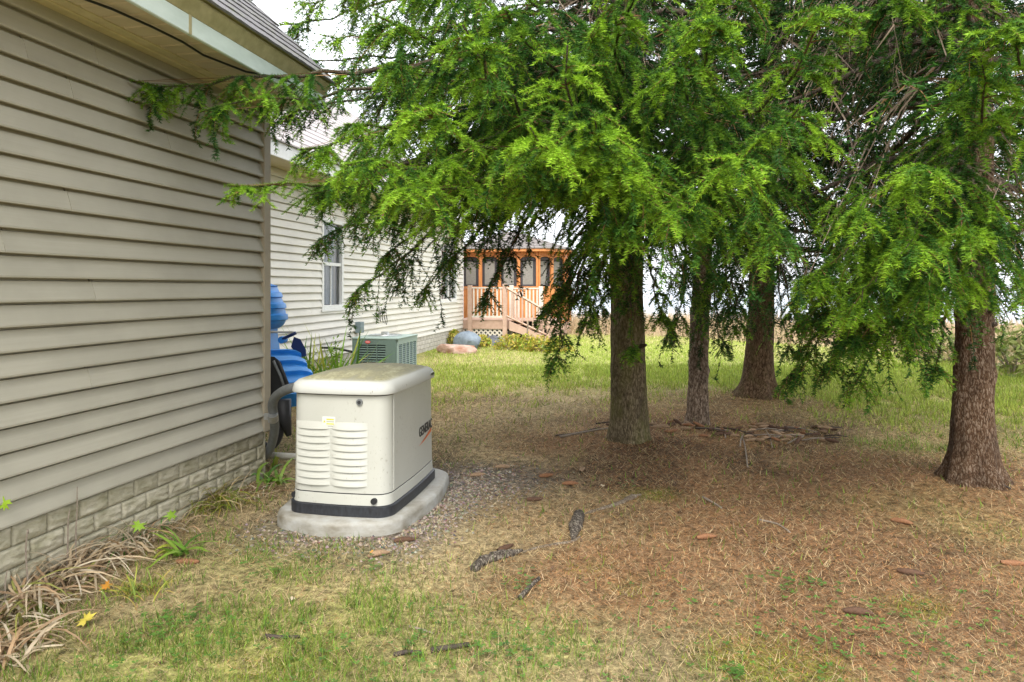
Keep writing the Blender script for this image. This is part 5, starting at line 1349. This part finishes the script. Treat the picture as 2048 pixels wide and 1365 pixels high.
def cone_at(p, me, rz, label, group, lift=0.0, tilt=0.0, s=1.0):
    o = obj('spruce_cone', me); z = float(gz(p[0], p[1])); o.location = (p[0], p[1], z+.012+lift); o.rotation_euler = (GR.uniform(0, 6), tilt, rz); o.scale = (s, s, s)
    return tag(o, label, 'cone', group)
solo = [(955, 955, 3, .3, 'pale greenish cone lying on gravel right of the concrete pad'), (1412, 1079, 0, .2, 'bright orange-brown cone lying alone on the bare litter'),
        (757, 1113, 3, .5, 'tan cone in the grass below the pad corner'), (808, 1085, 2, .2, 'chewed dark brown cone just below the gravel'), (1820, 1149, 2, -.4, 'blackish cone with an orange end on the needle litter'),
        (1803, 1047, 0, -.7, 'slim rusty cone in front of the flared reddish trunk'), (2026, 1128, 0, -.2, 'long rusty cone at the edge of the frame'), (1715, 1232, 2, -.3, 'broken dark cone beside a yellow moss patch'),
        (1092, 958, 0, .4, 'reddish cone on bare ground left of the mossy trunk'), (1165, 950, 3, 1.2, 'pale upright-looking cone beside the mossy trunk mound'), (1068, 1003, 2, .1, 'small dark red cone between pad and root'), (375, 1131, 0, 0.0, 'pinkish brown cone beside dry leaves under the wall'),
        (1005, 940, 3, .15, 'weathered cone on the straw behind the gravel'), (1140, 975, 0, .05, 'thin reddish cone lying level before the root'), (1010, 1098, 2, .8, 'brown cone remnant above the dark root')]
for a, b, k, rz, lab in solo: cone_at(P_(a, b), cms[k], YAW+rz, lab, 'single cones on the ground')
for i in range(70):
    t = GR.random(); ang_ = GR.uniform(math.pi*1.02, math.pi*2.1); rr = GR.uniform(.25, .95)
    q = TB[:2]+np.array([math.cos(ang_)*rr*1.15+.18, math.sin(ang_)*rr*.75])
    if (q[0]-TA[0])**2+(q[1]-TA[1])**2 < .1: continue
    ck = int(GR.choice([0, 2, 2, 3, 4, 4])); look = {0: 'orange-brown', 2: 'blackish brown', 3: 'weathered tan', 4: 'weathered tan'}[ck]
    cone_at(q, cms[ck], GR.normal(0, .7), look+' cone in the ring of cones around the slim trunk', look+' cones of the ring around the slim trunk', abs(GR.normal(0, .012)), GR.normal(0, .15), GR.uniform(.75, 1.05))
# sticks
def stick(path, rad, mat, label, group=None, n=6):
    P3 = []
    for a, b in path:
        p = P_(a, b); P3.append(np.array([p[0], p[1], float(gz(p[0], p[1]))+rad*.8]))
    P3 = smoothpts(P3, 3) if len(P3) > 2 else P3
    r_ = [rad*(1-.35*i/len(P3)) for i in range(len(P3))]
    o = MB().tube(P3, r_, n).build('stick', M[mat], None, True); return tag(o, label, 'stick', group)
stick([(862, 1312), (900, 1306), (938, 1299)], .011, 'darkstick', 'black stick lying in the grass near the bottom edge')
stick([(788, 1320), (815, 1314), (842, 1316)], .009, 'darkstick', 'short dark stick left of the longer black stick')
stick([(1040, 1200), (1058, 1180), (1078, 1160)], .012, 'charroot', 'dark bark-covered stick below the exposed root')
stick([(818, 1258), (845, 1266), (866, 1274)], .005, 'stick', 'pale thin stick in the short grass')
stick([(1518, 1042), (1555, 1050), (1580, 1066)], .006, 'stick', 'bent pale stick on bare litter')
stick([(1405, 998), (1425, 1008), (1443, 1020)], .008, 'stick', 'short pale stick in front of the cone ring')
stick([(1120, 888), (1180, 878), (1215, 872)], .011, 'stick', 'grey stick lying against the mossy trunk')
stick([(1110, 884), (1150, 880), (1200, 866)], .007, 'darkstick', 'dark stick behind the grey one at the mossy trunk')
stick([(1480, 905), (1488, 880), (1530, 868), (1545, 905)], .007, 'stick', 'forked pale twig on the cone ring')
stick([(1495, 940), (1490, 905), (1484, 885)], .006, 'stick', 'straight pale twig standing out of the cone ring')
stick([(1940, 960), (1990, 985), (2020, 1000)], .010, 'darkstick', 'dark stick at the foot of the flared reddish trunk')
stick([(530, 1283), (570, 1286), (600, 1284)], .007, 'darkstick', 'thin black twig in the green grass')
for i in range(26):
    ang_ = GR.uniform(math.pi*1.0, math.pi*2.1); rr = GR.uniform(.3, .95); q = TB[:2]+np.array([math.cos(ang_)*rr*1.1+.18, math.sin(ang_)*rr*.7]); d = np.array([math.cos(GR.normal(0, .6)), math.sin(GR.normal(0, .6))])*GR.uniform(.06, .16)
    z = float(gz(q[0], q[1]))+.015
    o = MB().tube([(q[0]-d[0], q[1]-d[1], z), (q[0], q[1], z+.012), (q[0]+d[0], q[1]+d[1], z+.004)], [.007, .006, .004], 5).build('twig', M[('stick', 'darkstick')[i % 2]], None, True)
    tag(o, ('pale broken twig among the ring of cones', 'dark broken twig among the ring of cones')[i % 2], 'twig', ('pale twigs in the cone ring', 'dark twigs in the cone ring')[i % 2])
# exposed roots
def root(path, rads, mat, label, dz=.012):
    P3 = []
    for a, b in path:
        p = P_(a, b); P3.append(np.array([p[0], p[1], float(gz(p[0], p[1]))+dz]))
    P3 = smoothpts(P3, 5); r_ = np.interp(np.linspace(0, 1, len(P3)), np.linspace(0, 1, len(rads)), rads)*(1+GR.normal(0, .10, len(P3)))
    o = MB().tube(P3, list(r_), 9).build('exposed_root', M[mat], None, True); return tag(o, label, 'root')
root([(946, 1142), (965, 1126), (990, 1117), (1022, 1110), (1045, 1104)], [.016, .026, .028, .020, .006], 'charroot', 'charred-looking black root end bulging from the ground')
root([(1035, 1106), (1075, 1096), (1115, 1089), (1145, 1084), (1160, 1074)], [.004, .008, .009, .009, .004], 'root', 'thin pale root linking the two dark root humps', .001)
root([(1146, 1082), (1150, 1062), (1156, 1043), (1160, 1030)], [.012, .032, .036, .016], 'charroot', 'dark cracked root hump in the middle of the yard')
root([(1165, 1032), (1200, 1021), (1235, 1010), (1262, 998), (1282, 991)], [.004, .010, .014, .020, .006], 'root', 'pale smooth root running toward the mossy trunk', .003)

# ------------------------------------------------------------------ plants along the wall
def strap_clump(name, label, cat, c, n, L, spread, w, cols, mat='leafm', arch=.6, seed=0, flat=0.0, group=None, ell=(1, 1)):
    rg = np.random.default_rng(seed); K = 7; V = []; F = []; C = []; b = 0
    for i in range(n):
        a = rg.uniform(0, 2*math.pi); o3 = np.array([c[0]+rg.normal(0, spread)*ell[0], c[1]+rg.normal(0, spread)*ell[1], 0]); o3[2] = float(gz(o3[0], o3[1]))
        l_ = L*rg.uniform(.5, 1.15); el = rg.uniform(.75, 1.45)*(1-flat); d = np.array([math.cos(a), math.sin(a)]); cur = arch*rg.uniform(.6, 1.5)
        P = [o3]; th = el
        tw_ = rg.uniform(-.5, .5)
        for k in range(1, K):
            th -= cur*2.2/K; st = l_/K; nxt = P[-1]+np.array([d[0]*math.cos(th)*st, d[1]*math.cos(th)*st, math.sin(th)*st]); d = np.array([d[0]*math.cos(tw_/K)-d[1]*math.sin(tw_/K), d[0]*math.sin(tw_/K)+d[1]*math.cos(tw_/K)])
            nxt[2] = max(nxt[2], float(gz(nxt[0], nxt[1]))+.004+.02*rg.random()); nxt[0] = max(nxt[0], WX+.03) if nxt[1] < WY+.05 else max(nxt[0], HX+.04)
            P.append(nxt)
        sd = np.array([-d[1], d[0], rg.normal(0, .4)]); sd /= np.linalg.norm(sd); col = np.array(cols[rg.integers(len(cols))])*rg.uniform(.65, 1.25)
        for k, p in enumerate(P):
            ww = w*(1-(k/(K-1))**2.2)*.5+.0006; V += [p-sd*ww, p+sd*ww]; C += [col, col]
        F += [(b+2*k, b+2*k+1, b+2*k+3, b+2*k+2) for k in range(K-1)]; b += 2*K
    o = obj(name, mesh_np(name, np.array(V), np.array(F), M[mat], np.array(C))); return tag(o, label, cat, group)
STR = [(.62, .50, .34), (.52, .40, .25), (.42, .28, .16), (.66, .57, .42)]
GRN = [(.10, .24, .03), (.16, .30, .03), (.22, .34, .04)]
YEL = [(.34, .36, .05), (.42, .32, .08), (.20, .28, .04)]
strap_clump('dry_daylily', 'bleached heap of dead daylily leaves against the foundation', 'dead plant', P_(135, 1150), 210, .42, .10, .011, STR, arch=1.1, seed=1, ell=(.8, 1.5))
strap_clump('dry_daylily', 'second tangle of dead daylily leaves nearer the camera', 'dead plant', P_(40, 1225), 150, .40, .09, .011, STR+[(.30, .30, .08)], arch=1.1, seed=2, ell=(.8, 1.3))
strap_clump('dry_daylily', 'dead curled leaves spilling out at the lower corner of the picture', 'dead plant', P_(5, 1325), 90, .36, .06, .011, STR, arch=1.2, seed=3)
strap_clump('dry_daylily', 'thin brown dead leaves mixed with green straps mid wall', 'dead plant', P_(265, 1090), 110, .34, .08, .008, STR+GRN[:1], arch=1.1, seed=4, ell=(.8, 1.4))
strap_clump('grass_tussock', 'drooping yellow-green grass tussock before the foundation', 'grass tussock', P_(430, 1012), 230, .36, .07, .005, YEL+STR[1:2], arch=1.1, seed=5, ell=(1.2, 1))
strap_clump('grass_tussock', 'small yellowish tuft of grass beside the dead leaves', 'grass tussock', P_(280, 1195), 90, .14, .05, .004, YEL, arch=.5, seed=6)
strap_clump('daylily', 'green strap-leaved daylily with a yellow leaf by the wall', 'plant', P_(365, 1110), 14, .30, .03, .020, GRN+YEL[:1], arch=.7, seed=7)
strap_clump('daylily', 'green daylily leaves drooping between garage corner and generator', 'plant', P_(545, 965), 18, .34, .05, .022, GRN, arch=1.0, seed=8)
strap_clump('daylily', 'upright leaf pair at the foot of the conduit', 'plant', P_(548, 935), 6, .26, .015, .024, GRN+YEL[:1], arch=.25, seed=9)
strap_clump('dry_daylily', 'low brown leaf litter heap at the garage corner', 'dead plant', P_(500, 985), 90, .22, .09, .006, STR[1:]+[(.28, .14, .07)], arch=1.2, seed=10, flat=.4)
irp = at(643, 735, 7.7); irp[2] = 0
strap_clump('iris', 'tall green iris clump between the pedal boat and the air conditioner', 'plant', (irp[0], irp[1]), 110, 1.05, .13, .034, GRN+YEL[:1], arch=.20, seed=11, ell=(1.3, 1))
strap_clump('iris', 'shorter yellow-green iris clump next to the air conditioner', 'plant', tuple(at(684, 740, 8.3)[:2]), 60, .78, .12, .024, GRN+YEL, arch=.45, seed=12)
# bare stalks against the wall
for i, (path, lab) in enumerate((([(60, 1205, 0), (52, 1110, .0), (45, 1060, 0), (28, 1065, 0)], 'bare brown stalk with a crooked top nearest the frame edge'), ([(140, 1150, 0), (110, 1070, 0), (95, 1010, 0), (65, 968, 0)], 'tallest bare stalk leaning against the siding'), ([(125, 1160, 0), (112, 1090, 0), (88, 1035, 0), (83, 1015, 0)], 'short dark bare stalk beside the tallest one'), ([(12, 1225, 0), (4, 1170, 0), (-2, 1140, 0)], 'bare stalk cut by the frame edge'))):
    b0 = P_(path[0][0], path[0][1]); zc0 = FPX*CAMZ/(path[0][1]-HY)
    P3 = [np.array(at(a, b, zc0*(1+.005*k))) for k, (a, b, _) in enumerate(path)]
    P3 = [np.array([max(p[0], WX+.04), p[1], p[2]]) for p in P3]
    o = MB().tube(smoothpts(P3, 4), list(np.linspace(.0042, .002, 4*(len(P3)-1)+1)), 6).build('stalk', M['stick'], None, True); tag(o, lab, 'stalk')
# fallen and sprouting maple leaves
def maple(c, size, nrm, rot, col, label, stem=None):
    t = np.linspace(0, 2*math.pi, 21)[:-1]; r = np.array([1, .42, .75, .5, .95, .4, .8, .45, .55, .3, .15, .3, .55, .45, .8, .4, .95, .5, .75, .42])*size
    n_ = unit(np.array(nrm, float)); a = unit(np.cross(n_, [0, .3, 1.])); b = np.cross(n_, a); c = np.array(c, float)
    P = [c]+[c+a*r[i]*math.sin(t[i]+rot)+b*r[i]*math.cos(t[i]+rot)+n_*.12*size*math.sin(3*t[i]) for i in range(20)]
    f = [(0, 1+i, 1+(i+1) % 20) for i in range(20)]
    o = obj('maple_leaf', mesh_np('maple_leaf', np.array(P), np.array(f), M['leafm'], np.repeat(np.array([col]), 21, 0))); return tag(o, label, 'leaf')
def lp(px, py, dz=.03): p = P_(px, py); return (p[0], p[1], float(gz(p[0], p[1]))+dz)
maple(at(8, 1005, 2.75), .045, (.3, -1, .4), .4, (.34, .52, .03), 'bright yellow-green maple leaf hanging at the frame edge')
maple(at(278, 1050, 3.05), .045, (.3, -.6, .9), .2, (.22, .36, .03), 'green maple leaf low against the foundation blocks')
maple(at(345, 1030, 3.3), .045, (.2, -.6, .9), 1.2, (.20, .33, .03), 'second green maple leaf higher up the foundation')
maple(lp(215, 1190), .04, (0, -.4, 1), .3, (.62, .28, .04), 'orange maple leaf on the dead daylily heap')
maple(lp(172, 1265), .045, (0, -.5, 1), 2.3, (.60, .50, .08), 'yellow maple leaf lying in the grass')
maple(lp(585, 1206, .01), .02, (0, -.3, 1), 0, (.60, .50, .38), 'small pale dry leaf in the green grass')
maple(lp(1205, 976, .01), .022, (0, -.3, 1), 0, (.62, .52, .36), 'pale tan leaf on the ground left of the mossy trunk')
maple(lp(745, 1112, .02), .022, (0, -.3, 1), .5, (.70, .34, .06), 'tiny orange leaf beside the tan cone')

# ------------------------------------------------------------------ flower bed, shrubs and dune grass
def leafy(name, label, cat, c, rx, ry, h_, n, cols, size, seed, group=None):
    rg = np.random.default_rng(seed); c = np.array([c[0], c[1], 0.0])
    d = unit(rg.normal(size=(n, 3))); d[:, 2] = np.abs(d[:, 2]); rr = rg.uniform(.45, 1.0, (n, 1))**.6*(1+.25*(fbm(d[:, 0]*2+seed, d[:, 1]*2, 2)-.5))[:, None]
    p = c+d*rr*np.array([rx, ry, h_]); p[:, 2] += float(gz(c[0], c[1]))
    a = unit(rg.normal(size=(n, 3))+d*.5); b = unit(np.cross(a, rg.normal(size=(n, 3)))); s_ = size*rg.uniform(.6, 1.3, (n, 1))
    v = np.stack([p-a*s_, p+b*s_*.45, p+a*s_, p-b*s_*.45], 1).reshape(-1, 3)
    cc = np.array(cols)[rg.integers(len(cols), size=n)]*rg.uniform(.6, 1.25, (n, 1))
    t = thing(name, label, cat, (c[0], c[1], float(gz(c[0], c[1]))), group)
    o = obj('leaves', mesh_np('leaves', v-ORG[t.name], np.arange(4*n).reshape(-1, 4), M['leafm'], np.repeat(cc, 4, 0)), t); o['kind'] = 'stuff'
    sm = MB()
    for _ in range(7):
        e = c+unit(rg.normal(size=3)+np.array([0, 0, 1.5]))*np.array([rx, ry, h_])*.7; sm.tube([c+np.array([0, 0, -.03]), e], [.012, .005], 5)
    sm.build('stems', M['stick'], t); return t
HC = [(.42, .42, .05), (.55, .48, .10), (.24, .34, .04), (.50, .36, .08)]
for i, (px, py, rx, h_, lab) in enumerate(((1020, 699, .38, .34, 'yellow-green leafy plant right of the slate rock'), (1052, 701, .40, .36, 'yellowing leafy plant behind the wooden stake'), (1085, 703, .40, .34, 'yellow leafy plant at the foot of the stairs'), (1115, 703, .36, .30, 'last yellow plant of the bed, half behind spruce needles'), (962, 694, .26, .28, 'small yellow plant before the lattice'), (908, 690, .22, .38, 'thin yellow-green plant at the house corner'))):
    leafy('hosta', lab, 'plant', P_(px, py), rx, .3, h_, 420, HC, .045, 40+i, 'yellowing bed before the deck')
leafy('weed', 'feathery green weed rising beside the air conditioner', 'plant', at(672, 735, 8.2), .13, .13, .72, 170, [(.20, .32, .06), (.28, .36, .08)], .035, 60)
SC_ = [(.20, .26, .06), (.28, .32, .09), (.40, .34, .16)]
for i, (px, py, r_, h_, lab) in enumerate(((2025, 748, .75, .75, 'green bush at the lawn edge right of the reddish trunk'), (1880, 722, .8, .55, 'low bush at the lawn edge left of the reddish trunk'), (2120, 745, .9, 1.0, 'taller bush just past the frame edge'))):
    leafy('shrub', lab, 'shrub', P_(px, py), r_, r_*.8, h_, 900, SC_, .06, 70+i, 'bushes along the lawn edge')
n = 26000; x = GR.uniform(-7, 26, n); y = lawn_edge(x)+GR.random(n)**1.4*16+GR.normal(0, .3, n); hh = GR.uniform(.25, .75, n)*(.6+.6*fbm(x*.5, y*.5, 2))
c = np.array([.46, .34, .22])[None]*GR.uniform(.6, 1.3, (n, 1))+np.array([0, .03, 0])*GR.random((n, 1))
v, f, cc = blades(x, y, hh, GR.uniform(.012, .03, n), GR.uniform(.05, .6, n), c, y)
stuff('dune_grass', v, f, cc, 'blade', 'tan dune grass beyond the lawn edge', 'dune grass')
# far lawn blades
x, y, zc = spots(60000, 9, 19, 1.0, 850, 2110); keep = y < lawn_edge(x); x, y, zc = x[keep], y[keep], zc[keep]; n = len(x); li, gr, ga, mo = cover(x, y)
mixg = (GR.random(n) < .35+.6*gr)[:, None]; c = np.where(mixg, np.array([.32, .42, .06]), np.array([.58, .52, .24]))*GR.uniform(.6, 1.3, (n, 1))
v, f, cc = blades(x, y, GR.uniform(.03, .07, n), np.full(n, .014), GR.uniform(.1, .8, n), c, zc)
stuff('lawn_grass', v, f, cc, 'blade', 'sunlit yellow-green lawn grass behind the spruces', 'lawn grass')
